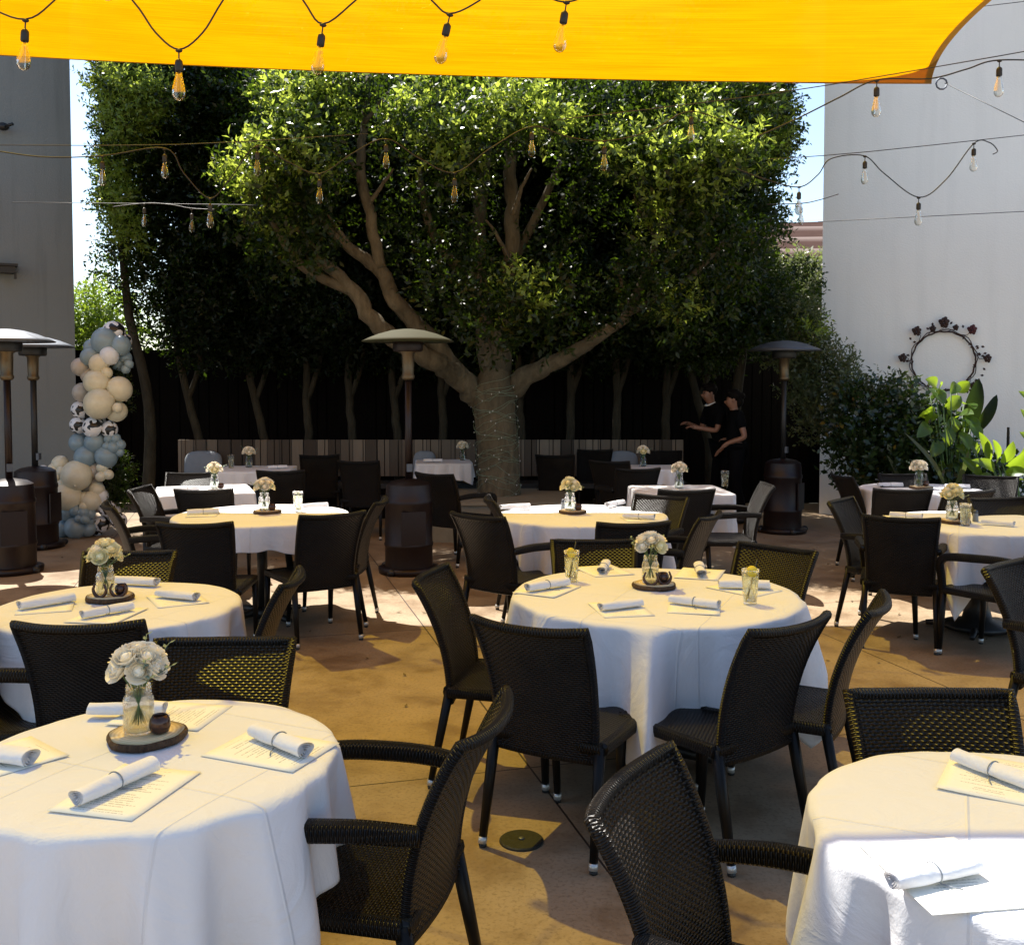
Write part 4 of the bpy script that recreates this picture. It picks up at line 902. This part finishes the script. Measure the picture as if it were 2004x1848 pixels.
# ------------------------------------------------------------------ table items
def napkin_proto(fl=1.12, pinch=.10, tie=True):
    e = empty('napkin_roll', (0, 0, 0), 0, 'rolled napkin', 'napkin')
    L = .22; nt_ = 96; turns = 3.6
    m = MB()
    def f(u, v):
        a = v * turns * 2 * math.pi; x = (u - .5) * L * (1 + .02 * math.sin(a * 2)); r = (.004 + .0185 * v) * (1 - pinch * math.exp(-((u - .5) / .12) ** 2)) * (1 + .12 * (u - .5)) 
        r += .0012 * math.sin(a * 3 + u * 7)
        return Vector((x, r * math.cos(a) * fl, max(.0005, .0205 + r * math.sin(a) * .9)))
    m.grid(f, 24, nt_); m.build('cloth_roll', M['napkin'], e)
    if tie: m = MB(); m.tube([(.0, math.cos(a) * .0238, .0205 + math.sin(a) * .0192) for a in [i * math.pi / 10 for i in range(21)]], .0016, 5, False); m.tube([(0, -.018, .004), (.015, -.038, .003), (.03, -.05, .002)], .0016, 5); m.build('tie', M['cushion'], e) if True else None
    return e
NP = napkin_proto(); NP2 = napkin_proto(1.3, .02, False)
def menu_proto():
    m = MB(); m.grid(lambda u, v: Vector(((u - .5) * .216, (v - .5) * .28, .0010 + .0015 * abs(2 * u - 1) ** 3 * v)), 8, 8); o = m.build('menu_card', M['menu']); tag(o, 'menu', 'menu')
    s = o.modifiers.new('thickness', 'SOLIDIFY'); s.thickness = .0006; return o
MN = menu_proto()
def roll(a, b, lab, menu=True, mrot=None, mlab=None, dm=(0, 0)):
    p, q_ = PZ(*a, ZT + .012), PZ(*b, ZT + .012); c = (p + q_) / 2; d = q_ - p; an = math.atan2(d.y, d.x)
    if menu:
        mo = place(MN, (c.x + dm[0], c.y + dm[1], ZT), (an if mrot is None else R(mrot)), mlab or ('menu under the napkin ' + lab), 'printed paper menus')
    place(NP2 if len(lab) % 3 == 0 else NP, (c.x, c.y, ZT + .0022), an, 'white napkin roll, ' + lab, 'rolled white napkins', .92 + (len(lab) * 7 % 13) / 80)
roll((115, 1585), (325, 1490), 'in front of the wood slice, front left table', True, -14, 'printed menu in front of the wood slice, front left table', (.03, -.005))
roll((492, 1432), (606, 1478), 'one at the right rim of the front left table', True, 68, 'printed menu jutting over the right rim of the front left table', (-.02, -.01))
roll((160, 1393), (338, 1392), 'one behind the flower jar of the front left table', True, 80, 'printed menu behind the flower jar on the front left table', (.12, .01))
roll((-90, 1468), (72, 1492), 'one cut by the left edge on the front left table', True, -40, 'printed menu at the left edge of the front left table', (.0, .0))
roll((40, 1188), (140, 1172), 'left one on the second left table', True, 20)
roll((155, 1207), (262, 1188), 'front one on the second left table', True, -8)
roll((298, 1162), (397, 1172), 'right one with a bow on the second left table', True, 30)
roll((232, 1138), (300, 1142), 'half hidden one behind the roses of the second left table', False)
roll((1030, 1154), (1110, 1142), 'leftmost one on the large round table', True, -30)
roll((1163, 1192), (1263, 1180), 'front left one on the large round table', True, 10)
roll((1303, 1174), (1415, 1188), 'front right one on the large round table', True, -12)
roll((1405, 1146), (1505, 1148), 'behind the orange slice drink, large round table', True, 40)
roll((1172, 1124), (1188, 1100), 'end-on one left of the flowers, large round table', True, 20)
roll((1372, 1128), (1366, 1108), 'end-on one right of the flowers, large round table', True, -20)
roll((1872, 1484), (2020, 1540), 'far one on the front right table', True, 148, 'printed menu under the far napkin of the front right table', (.0, .0))
roll((1712, 1738), (1935, 1690), 'sunlit one at the near side of the front right table', True, 8, 'sunlit printed menu under the near napkin of the front right table', (.035, .035))
roll((362, 1004), (432, 1001), 'left one on the round table left of the maroon heater', True, 10)
roll((590, 992), (640, 989), 'right one on the round table left of the maroon heater', False)
roll((975, 995), (1040, 992), 'left one on the middle table before the big tree', False)
roll((1185, 990), (1220, 984), 'upper right one on the middle table before the big tree', False)
roll((1210, 1010), (1290, 1014), 'lower right one on the middle table before the big tree', True, 5)
roll((1745, 1008), (1800, 1012), 'left one on the right hand round table', True, 5)
roll((1930, 1022), (1975, 1026), 'right one on the right hand round table', False)
roll((525, 915), (560, 914), 'one at the right of the farthest left table', False)
roll((1712, 950), (1770, 950), 'left one on the far right table', False)
roll((1850, 952), (1895, 953), 'right one on the far right table', False)
roll((345, 960), (385, 957), 'one on the far left small table', False)
roll((832, 902), (862, 902), 'one on the small table left of the big trunk', False)

def rose_mesh(m, c, r, rs, d=(0, 0, 1)):
    c = Vector(c); ax = (Vector((rs.uniform(-.25, .25), rs.uniform(-.25, .25), .35)) + Vector(d)).normalized(); q0 = ax.to_track_quat('Z', 'Y').to_matrix()
    for layer, (npet, rad, h, open_) in enumerate([(3, .28, .80, -.2), (4, .46, .80, -.1), (5, .66, .74, .0), (6, .82, .6, .3)]):
        for k in range(npet):
            a0 = 2 * math.pi * k / npet + layer * .6 + rs.uniform(-.15, .15); wd = 2.0 * math.pi / npet * .72
            def f(u, v, a0=a0, wd=wd, rad=rad, h=h, open_=open_):
                a = a0 + (u - .5) * wd * 2 * (.6 + .4 * math.sin(math.pi * min(1, v + .15))); rr_ = rad * (.35 + .65 * math.sin(v * 1.5)) + open_ * .28 * v ** 3
                zz = h * v * (1 - .12 * (2 * u - 1) ** 2) - open_ * .12 * v ** 4
                return c + q0 @ Vector((math.cos(a) * rr_, math.sin(a) * rr_, zz - .35)) * r
            m.grid(f, 5, 5)
    m.ball(c, r * .42, 8, 6)
def bouquet(cols, nb, seed, R0=.085, zc=.165):
    rs = random.Random(seed); e = empty('rose_bouquet', (0, 0, 0), 0, 'bouquet', 'bouquet')
    for i in range(nb):
        if i == 0: d = Vector((0, 0, 1))
        else:
            el = .15 if i % 2 else .78; a = i * 2 * math.pi / (nb - 1) * (1 if nb < 9 else 1.0) + rs.uniform(-.2, .2); d = Vector((math.cos(a) * math.cos(el), math.sin(a) * math.cos(el), math.sin(el)))
        c = Vector((0, 0, zc)) + d * R0 * .66 * rs.uniform(.85, 1.05); m = MB(); rose_mesh(m, c, R0 * rs.uniform(.46, .54), rs, d)
        fl = m.build('rose', M[rs.choice(cols)], e)
        m = MB(); m.tube([c, Vector((d.x * .015, d.y * .015, .11)), Vector((-d.x * .018, -d.y * .018, .02))], .0018, 5); m.build('stem', M['stem'], fl)
    for i in range(5):
        a = rs.uniform(0, 6.28); m = MB(); tip = Vector((math.cos(a) * R0 * 1.15, math.sin(a) * R0 * 1.15, zc + rs.uniform(-.01, .09))); b = Vector((0, 0, .12)); m.tube([b, b.lerp(tip, .6), tip], .0012, 4)
        for k in range(9):
            p = b.lerp(tip, .55 + .055 * k); an = k * 2.4; o = Vector((math.cos(an), math.sin(an), .4)) * .014; s = o.cross(Vector((0, 0, 1))).normalized() * .006
            m.add([p, p + o * .6 + s, p + o * 1.3, p + o * .6 - s], [(0, 1, 2, 3)])
        m.build('greenery', M['sprig'], e)
    return e
def jar_proto():
    e = empty('mason_jar', (0, 0, 0), 0, 'jar', 'jar')
    m = MB(); m.lathe([(.0, .002), (.034, .0), (.039, .006), (.040, .015), (.040, .088), (.036, .098), (.031, .104), (.031, .126), (.0325, .128), (.029, .128), (.0285, .104), (.034, .096), (.0375, .086), (.0375, .014), (.034, .006), (0, .005)], 28); m.build('glass', M['glass'], e)
    m = MB(); m.lathe([(.033, .104), (.0335, .107), (.033, .110), (.033, .116), (.0335, .119), (.033, .121)], 28); m.build('thread', M['glass'], e)
    m = MB(); m.lathe([(0, .0065), (.034, .0068), (.037, .014), (.037, .06), (0, .06)], 24); m.build('water', M['water'], e)
    return e
JP = jar_proto(); BW = bouquet(['rose'], 13, 1); BY_ = bouquet(['rose', 'rose_y', 'rose_y'], 9, 2); BM = bouquet(['rose', 'rose', 'rose_y'], 11, 5)
def slice_proto():
    e = empty('wood_slice', (0, 0, 0), 0, 'wood slice', 'wood slice')
    wob = lambda a: 1 + .03 * math.sin(3 * a + 1) + .02 * math.sin(7 * a)
    m = MB(); m.lathe([(.100, .0), (.103, .006), (.102, .014), (.099, .019), (.094, .0195)], 48, wob=wob); m.build('bark_edge', M['slicebark'], e)
    m = MB(); m.lathe([(.095, .0196), (.05, .0199), (0, .02)], 48, wob=wob); m.build('top', M['slice'], e); return e
SP = slice_proto()
def votive_proto():
    e = empty('candle_holder', (0, 0, 0), 0, 'votive', 'candle holder')
    m = MB(); m.lathe([(.014, .0), (.024, .006), (.0285, .022), (.026, .038), (.019, .049), (.017, .049), (.023, .038), (.0255, .022), (.021, .008), (0, .005)], 24); m.build('glass_bowl', M['votive'], e)
    m = MB(); m.lathe([(.018, .006), (.018, .03), (0, .03)], 16); m.build('candle', M['rose'], e); return e
VP = votive_proto()
def shoe_proto():
    e = empty('horseshoe', (0, 0, 0), 0, 'horseshoe', 'horseshoe')
    pts = [Vector((math.cos(a) * .033 * (1 if abs(a + math.pi / 2) < 1.6 else .9), 0, .036 + math.sin(a) * .036)) for a in [R(-218 + 256 * i / 20) for i in range(21)]]
    m = MB(); m.tube(pts, rlist([.004, .0065, .007, .0065, .004], 21), 8, True, .6, up=(0, 1, 0)); m.build('shoe', M['votive'], e); return e
HP = shoe_proto()
def glass_proto(straw, fruit):
    e = empty('drinking_glass', (0, 0, 0), 0, 'glass', 'drinking glass')
    m = MB(); m.lathe([(0, .001), (.028, .0), (.029, .004), (.037, .13), (.0385, .150), (.0368, .150), (.0352, .13), (.027, .01), (0, .009)], 28); m.build('glass', M['glass'], e)
    m = MB(); m.lathe([(0, .0095), (.0265, .0105), (.0345, .118), (0, .118)], 24); m.build('drink', M['ice'], e)
    rs = random.Random(3); m = MB()
    for k in range(8): m.box((rs.uniform(-.014, .014), rs.uniform(-.014, .014), .03 + k * .011), (.018, .018, .016), Matrix.Rotation(rs.uniform(0, 3), 3, Vector((rs.random(), rs.random(), rs.random())).normalized()))
    m.build('ice', M['glass'], e, False)
    if straw: m = MB(); m.tube([(-.012, 0, .015), (.03, .005, .19)], .003, 8); m.build('straw', M['black'], e)
    if fruit is None: return e
    m = MB(); rot = Matrix.Rotation(R(70), 3, 'X'); m.lathe([(.024, -.002), (.025, 0), (.024, .003), (0, .003)], 20); m.v = [tuple(rot @ Vector(p) + Vector((fruit, -.012, .142))) for p in m.v]; m.build('citrus_slice', M['lemon'], e)
    return e
GP1 = glass_proto(True, .005); GP2 = glass_proto(True, -.012); GP3 = glass_proto(False, None)

def centre(tab, px, py, bq, rz, slice_=True, sx=.0, votive=(.06, -.01), shoe=False, nm=None, flowers='white', scale=1):
    p = PZ(px, py, ZT); z = ZT
    n = TAB[tab]['n']
    if slice_:
        place(SP, (p.x + .02, p.y, z), rz, 'round bark-edged wood slice on the ' + n, 'wood slices under the jars'); z += .0205
    place(JP, (p.x, p.y, z), rz, 'mason jar of water on the ' + n, 'mason jars', scale)
    place(bq, (p.x, p.y, z + .004), rz, flowers + ' rose bouquet in the jar on the ' + n, 'rose bouquets', scale)
    if votive: place(VP, (p.x + votive[0], p.y + votive[1], z), 0, 'small round candle holder beside the jar on the ' + n, 'round candle holders')
    if shoe: 
        place(HP, (p.x + votive[0], p.y + votive[1] - .035, z), R(12), 'upright horseshoe before the candle holder on the ' + n, 'horseshoes')
        place(HP, (p.x - .005, p.y - .052, z), R(-15), 'upright horseshoe before the jar on the ' + n, 'horseshoes')
centre('A', 272, 1445, BW, .3, flowers='full creamy white')
centre('B', 207, 1172, BY_, 1.0, shoe=True, votive=(.07, 0), flowers='pale yellow')
centre('C', 517, 1003, BM, 2.0, flowers='creamy yellow')
centre('D', 420, 955, BM, .5, False, flowers='creamy yellow')
centre('E', 487, 914, BW, 1.5, False, votive=None, flowers='white')
centre('F', 1115, 1003, BY_, 2.6, flowers='peach yellow')
centre('G', 1272, 1148, BM, .9, shoe=True, votive=(.06, 0), flowers='cream and peach')
centre('H', 1328, 955, BM, 1.9, False, votive=None, flowers='small pale')
centre('I', 1862, 1022, BY_, .2, flowers='peach')
centre('J', 1797, 955, BW, 2.2, flowers='greenish white')
centre('L', 905, 900, BW, 1.1, False, votive=None, flowers='small white')
centre('N', 1258, 912, BM, .1, False, votive=None, flowers='small shaded')
GG = 'drinking glasses'
place(GP2, PZ(1118, 1137, ZT), .6, 'iced drink with lemon near the left rim of the large round table', GG)
place(GP1, PZ(1467, 1180, ZT), 0, 'tall iced drink with orange slice and straw at the right of the large round table', GG)
place(GP3, PZ(583, 1000, ZT), 1.2, 'clear glass on the round table left of the maroon heater', GG)
place(GP3, PZ(1888, 1028, ZT), .5, 'glass beside the peach bouquet on the right hand round table', GG)
place(GP3, PZ(452, 915, ZT), .5, 'glass left of the white bouquet on the farthest left table', GG)
place(GP3, PZ(1418, 952, ZT), .5, 'glass at the right rim of the square table', GG)
def shaker(loc, lab):
    e = empty('salt_shaker', loc, 0, lab, 'salt shaker'); m = MB(); m.lathe([(.018, 0), (.02, .004), (.017, .05), (.014, .06)], 16); m.build('body', M['cushion'], e)
    m = MB(); m.lathe([(.0155, .06), (.016, .065), (.014, .078), (0, .082)], 16); m.build('cap', M['steel'], e)
shaker(PZ(1908, 1020, ZT), 'small shaker beside the glass on the right hand round table'); shaker(PZ(1102, 997, ZT), 'small shaker left of the jar on the middle table before the big tree')

# cushions on the bench
for i, (px, wd) in enumerate([(395, .5), (1180, .26), (1218, .42), (830, .3)]):
    p = PY(px, 880, BY - .18); m = MB(); m.ball((0, 0, 0), 1, 20, 12, (wd / 2, .07, .19)); m.v = [tuple(Vector((math.copysign(abs(x / (wd / 2)) ** .6 * wd / 2, x), y, math.copysign(abs(z / .19) ** .6 * .19, z)))) for x, y, z in m.v]
    o = m.build('cushion', M['cushion']); o.location = (p.x, BY - .14, .65); o.rotation_euler = (-.18, 0, .05 * (i - 1)); tag(o, ['grey cushion at the left end of the bench', 'narrow pale cushion on the bench right of the big tree', 'wide pale cushion on the bench right of the big tree', 'pale cushion on the bench beside the maroon heater'][i], 'cushion', 'cushions on the bench')

# ------------------------------------------------------------------ balloon column
be = empty('balloon_garland', PZ(190, 1048), 0, 'tall garland column of blue, cream and cow print balloons', 'balloon garland'); BB = be.location.copy(); GY = BB.y
def bal(px, py, rpx, mat, dy=0):
    p = PY(px, py, GY + dy); r = rpx * (GY + dy) / FPX; m = MB(); rs = random.Random(px * 7 + py)
    tilt = Matrix.Rotation(rs.uniform(-1, 1), 3, 'X') @ Matrix.Rotation(rs.uniform(-1, 1), 3, 'Y')
    m.ball((0, 0, 0), r, 20, 14, (1, 1, 1.06), tilt); k = tilt @ Vector((0, 0, -r * 1.1)); m.tube([tilt @ Vector((0, 0, -r * 1.03)), k, tilt @ Vector((0, 0, -r * 1.16))], [r * .10, r * .05, r * .09], 8)
    o = m.build('balloon', M[mat], be); o.location = p - BB
for a in [(222, 650, 22, 'cow', .1), (240, 668, 17, 'cow', .15), (202, 662, 14, 'cow', .2), (205, 668, 26, 'blue', 0), (236, 676, 20, 'blue', 0), (180, 680, 16, 'blue', .05), (214, 696, 18, 'white', -.08), (177, 698, 19, 'blue', -.02), (200, 690, 20, 'blue', .1), (244, 700, 14, 'blue', .1), (252, 712, 9, 'blue', 0), (246, 722, 9, 'blue', 0), (232, 712, 14, 'blue', .1),
  (158, 718, 18, 'taupe', 0), (194, 711, 19, 'cream', -.08), (174, 733, 16, 'taupe', .02), (209, 729, 11, 'cream', -.1), (190, 748, 25, 'cream', -.1), (160, 768, 18, 'taupe', 0), (234, 761, 24, 'cream', -.08), (194, 790, 30, 'cream', -.18), (228, 805, 20, 'cream', -.05), (230, 798, 10, 'cream', -.22), (210, 770, 24, 'cream', .1), (185, 730, 22, 'cream', .15),
  (157, 802, 17, 'cow', 0), (153, 832, 16, 'cow', -.03), (182, 836, 20, 'cow', -.1), (214, 840, 16, 'cow', -.05), (192, 822, 14, 'cow', .05), (172, 815, 16, 'cow', .1),
  (154, 866, 19, 'blue', 0), (186, 866, 21, 'blue', -.05), (212, 858, 9, 'blue', -.08), (226, 858, 10, 'blue', -.05), (236, 870, 10, 'blue', -.05), (221, 875, 12, 'blue', -.08), (234, 884, 9, 'blue', -.05), (209, 873, 9, 'blue', -.1), (168, 893, 22, 'blue', -.05), (208, 893, 22, 'blue', -.05), (190, 880, 22, 'blue', .12),
  (118, 908, 17, 'cream', 0), (104, 918, 11, 'cream', -.05), (120, 922, 10, 'cream', -.1), (84, 922, 12, 'white', 0), (90, 938, 15, 'white', -.03), (110, 935, 9, 'cream', -.12), (150, 930, 30, 'cream', -.12), (184, 920, 17, 'taupe', 0), (200, 915, 11, 'cream', -.08), (197, 932, 10, 'cream', -.12), (212, 928, 10, 'cream', -.1), (111, 948, 10, 'cream', -.12), (122, 948, 11, 'cream', -.15), (180, 950, 20, 'taupe', .05),
  (132, 972, 28, 'cream', -.15), (190, 958, 15, 'cream', -.05), (198, 970, 14, 'white', -.03), (165, 975, 13, 'cream', -.12), (178, 980, 20, 'cream', -.1), (164, 990, 9, 'cream', -.18), (150, 1000, 24, 'cream', .0), (108, 990, 18, 'taupe', .1),
  (132, 1002, 18, 'blue', -.12), (148, 998, 12, 'blue', -.18), (163, 1003, 12, 'blue', -.18), (174, 1004, 13, 'blue', -.12), (154, 1014, 8, 'blue', -.22), (166, 1016, 9, 'blue', -.22), (147, 1032, 21, 'blue', -.15), (122, 1035, 17, 'blue', -.08), (172, 1035, 15, 'blue', -.1), (172, 1018, 12, 'blue', -.1),
  (210, 995, 17, 'cow', -.05), (232, 1018, 16, 'cow', -.08), (222, 1000, 14, 'cow', .05), (200, 1025, 17, 'cow', 0), (190, 1035, 14, 'cow', .05)]: bal(*a)
m = MB(); rs_ = random.Random(2)
cls = []
for px, py, r in [(222, 727, .08), (235, 745, .10), (245, 770, .09), (248, 800, .07), (238, 905, .11), (245, 930, .13), (232, 950, .14), (225, 975, .12), (240, 985, .10), (205, 740, .06)]:
    p = PY(px, py, GY + .08) - BB; cls.append((p.x, p.y, p.z, r))
leaves('greenery', cls, 2600, .04, 9, M['leaf'], be, shell=.1, sprig=5)
m = MB(); m.tube(spline([PY(195, 660, GY + .2) - BB, PY(200, 800, GY + .2) - BB, PY(185, 900, GY + .2) - BB, PY(170, 1045, GY + .15) - BB], 4), .02, 8); m.build('frame_pole', M['wire'], be)

m = MB(); rs_ = random.Random(31)
for i in range(420):
    x, y = rs_.uniform(-6, 6), 3.2 + 9.5 * rs_.random() ** .6; a = rs_.uniform(0, 6.28); sz = rs_.uniform(.012, .028); z = .004
    d = Vector((math.cos(a), math.sin(a), 0)) * sz; t_ = Vector((-d.y, d.x, 0)) * .45; c = Vector((x, y, z))
    m.add([c - d, c - t_ + Vector((0, 0, .004)), c + d + Vector((0, 0, rs_.uniform(0, .01))), c + t_ + Vector((0, 0, .003))], [(0, 1, 2, 3)])
tag(m.build('fallen_leaves', M['dryleaf'], None, False), 'small dry leaves scattered over the patio floor', 'fallen leaves', kind='stuff')
# ------------------------------------------------------------------ staff
def skinned(name, joints, edges, radii, mat, parent=None, loc=(0, 0, 0), sub=2):
    me = bpy.data.meshes.new(name); me.from_pydata([tuple(j) for j in joints], edges, []); me.materials.append(mat)
    o = bpy.data.objects.new(name, me); C.objects.link(o); o.location = loc
    sk = o.modifiers.new('skin', 'SKIN'); 
    if not me.skin_vertices: me.skin_vertices.new()
    for i, r in enumerate(radii): me.skin_vertices[0].data[i].radius = r if hasattr(r, '__len__') else (r, r)
    me.skin_vertices[0].data[0].use_root = True; sk.use_smooth_shade = True
    ss = o.modifiers.new('smooth', 'SUBSURF'); ss.levels = sub; ss.render_levels = sub
    if parent: o.parent = parent
    return o
def person(loc, rz, J, label, hairlen, collar, hs=1.0):
    """J: joint positions facing -X locally"""
    e = empty('person', loc, rz, label, 'person', 'restaurant staff in black')
    order = ['pelvis', 'waist', 'chest', 'neck', 'jaw', 'head', 'crown', 'nose', 'shL', 'elL', 'wrL', 'haL', 'shR', 'elR', 'wrR', 'haR', 'hipL', 'knL', 'anL', 'toL', 'hipR', 'knR', 'anR', 'toR']
    rad = [.085, .08, .085, .045, .052, .080, .060, .012, .045, .040, .026, (.036, .016), .045, .040, .026, (.036, .016), .085, .055, .038, .03, .085, .055, .038, .03]
    ed = [('pelvis', 'waist'), ('waist', 'chest'), ('chest', 'neck'), ('neck', 'jaw'), ('jaw', 'head'), ('head', 'crown'), ('jaw', 'nose'), ('chest', 'shL'), ('shL', 'elL'), ('elL', 'wrL'), ('wrL', 'haL'), ('chest', 'shR'), ('shR', 'elR'), ('elR', 'wrR'), ('wrR', 'haR'),
          ('pelvis', 'hipL'), ('hipL', 'knL'), ('knL', 'anL'), ('anL', 'toL'), ('pelvis', 'hipR'), ('hipR', 'knR'), ('knR', 'anR'), ('anR', 'toR')]
    pts = [Vector(J[k]) for k in order]; ei = [(order.index(a), order.index(b)) for a, b in ed]; rad = list(rad)
    for s in 'LR':      # five fingers per hand
        h = Vector(J['ha' + s]); wr = Vector(J['wr' + s]); d = (h - wr).normalized(); sd_ = d.cross(Vector((0, 0, 1))); sd_ = sd_.normalized() if sd_.length > .1 else Vector((0, 1, 0)); hi = order.index('ha' + s)
        for k in range(5):
            if k < 4: r0 = h + sd_ * (k - 1.5) * .019 + d * .02; tip = r0 + d * (.05 + .01 * (1.5 - abs(k - 1.5))) + Vector((0, 0, -.02 - .006 * k)); mid = r0.lerp(tip, .5) + Vector((0, 0, .006))
            else: r0 = h - sd_ * .034 - d * .01; mid = r0 - sd_ * .018 + d * .02; tip = mid + d * .024
            b = len(pts); pts += [r0, mid, tip]; rad += [.009, .0085, .007]; ei += [(hi, b), (b, b + 1), (b + 1, b + 2)]
    body = skinned('body', pts, ei, rad, M['skin'], e)
    so_ = ['pelvis', 'waist', 'chest', 'neckb', 'shL', 'slL', 'shR', 'slR']; Jn = dict(J); Jn['neckb'] = Vector(J['chest']).lerp(Vector(J['neck']), .9)
    f = J.get('sleeve', .75); Jn['slL'] = Vector(J['shL']).lerp(Vector(J['elL']), f); Jn['slR'] = Vector(J['shR']).lerp(Vector(J['elR']), f)
    skinned('shirt', [Vector(Jn[k]) for k in so_], [(0, 1), (1, 2), (2, 3), (2, 4), (4, 5), (2, 6), (6, 7)], [.135, .128, .15, .062, .075, .06, .075, .06], M['blackcloth'], e)
    tr = ['pelvis', 'hipL', 'knL', 'anL', 'hipR', 'knR', 'anR']; skinned('trousers', [Vector(J[k]) for k in tr], [(0, 1), (1, 2), (2, 3), (0, 4), (4, 5), (5, 6)], [.14, .105, .075, .06, .105, .075, .06], M['blackcloth'], e)
    for s in 'LR':
        m = MB(); a = Vector(J['an' + s]); m.ball((a.x - .06, a.y, .045), 1, 12, 8, (.14, .05, .045)); m.build('shoe', M['black'], e)
    hd = Vector(J['head']); cr = Vector(J['crown']); up = (cr - hd).normalized(); m = MB()
    m.ball(hd + up * .045 + Vector((.024, 0, .0)), 1, 18, 12, (.092, .086, .086)); m.ball(hd + up * .085 + Vector((-.035, 0, 0)), 1, 12, 8, (.055, .06, .032)); 
    if hairlen: m.ball(hd + Vector((.075, 0, -.02)), .06, 12, 10, (1, 1, 1.3)); m.ball(hd + Vector((.11, 0, .04)), .045, 12, 10)
    hr = m.build('hair', M['hair'], e)
    for y in (-1, 1):
        m = MB(); m.ball(hd + Vector((-.066, y * .028, .0)), .010, 8, 6); m.build('eye', M['black'], e)
        m = MB(); m.ball(hd + Vector((.012, y * .074, -.01)), 1, 8, 6, (.018, .008, .028)); m.build('ear', M['skin'], e)
    m = MB(); m.ball(Vector(J['jaw']) + Vector((-.052, 0, .0)), 1, 8, 6, (.010, .022, .005)); m.build('mouth', M['rust'], e)
    if collar:
        m = MB(); n_ = Vector(J['neck']); m.tube([n_ + Vector((math.cos(a) * .062 - .01, math.sin(a) * .06, -.02 + .022 * math.cos(a))) for a in [i * math.pi / 6 for i in range(13)]], .011, 6, False); m.build('collar', M['collar'], e)
    return e
# local frame: faces -X (towards picture left)
JA = dict(pelvis=(.12, 0, .95), waist=(.06, 0, 1.1), chest=(-.02, 0, 1.33), neck=(-.07, 0, 1.47), jaw=(-.105, 0, 1.525), head=(-.10, 0, 1.59), crown=(-.10, 0, 1.65), nose=(-.20, 0, 1.57),
    shL=(0, -.18, 1.38), elL=(-.08, -.22, 1.12), wrL=(-.30, -.16, 1.16), haL=(-.37, -.13, 1.17), shR=(-.02, .18, 1.38), elR=(-.10, .22, 1.12), wrR=(-.32, .10, 1.20), haR=(-.38, .06, 1.21),
    hipL=(.12, -.09, .90), knL=(.10, -.10, .50), anL=(.14, -.10, .09), toL=(.04, -.10, .04), hipR=(.12, .09, .90), knR=(.06, .10, .50), anR=(.02, .11, .09), toR=(-.08, .11, .04), sleeve=.8)
pa = PY(1400, 800, 12.6)
person((pa.x, 12.6, 0), R(12), JA, 'person in black shirt with pale collar leaning left over something in hand', 0, 1)
JB = dict(JA); JB.update(pelvis=(.02, 0, .92), waist=(.01, 0, 1.06), chest=(0, 0, 1.27), neck=(-.02, 0, 1.40), jaw=(-.045, 0, 1.455), head=(-.035, 0, 1.515), crown=(-.03, 0, 1.57), nose=(-.135, 0, 1.49),
    shL=(.03, -.17, 1.32), elL=(.10, -.21, 1.06), wrL=(-.10, -.20, .99), haL=(-.16, -.19, .94), shR=(.0, .17, 1.32), elR=(.02, .2, 1.05), wrR=(-.12, .16, .92), haR=(-.17, .14, .88),
    hipL=(.02, -.09, .88), knL=(.0, -.10, .48), anL=(.10, -.10, .09), toL=(0, -.1, .04), hipR=(.02, .09, .88), knR=(-.06, .1, .48), anR=(-.10, .1, .09), toR=(-.2, .1, .04), sleeve=.62)
pb = PY(1438, 800, 12.2)
person((pb.x, 12.2, 0), R(-8), JB, 'person in black short-sleeved top with tied dark hair, behind the leaning one', 1, 0)

# strip helper props
for o in bpy.data.objects:
    if '_used' in o: del o['_used']
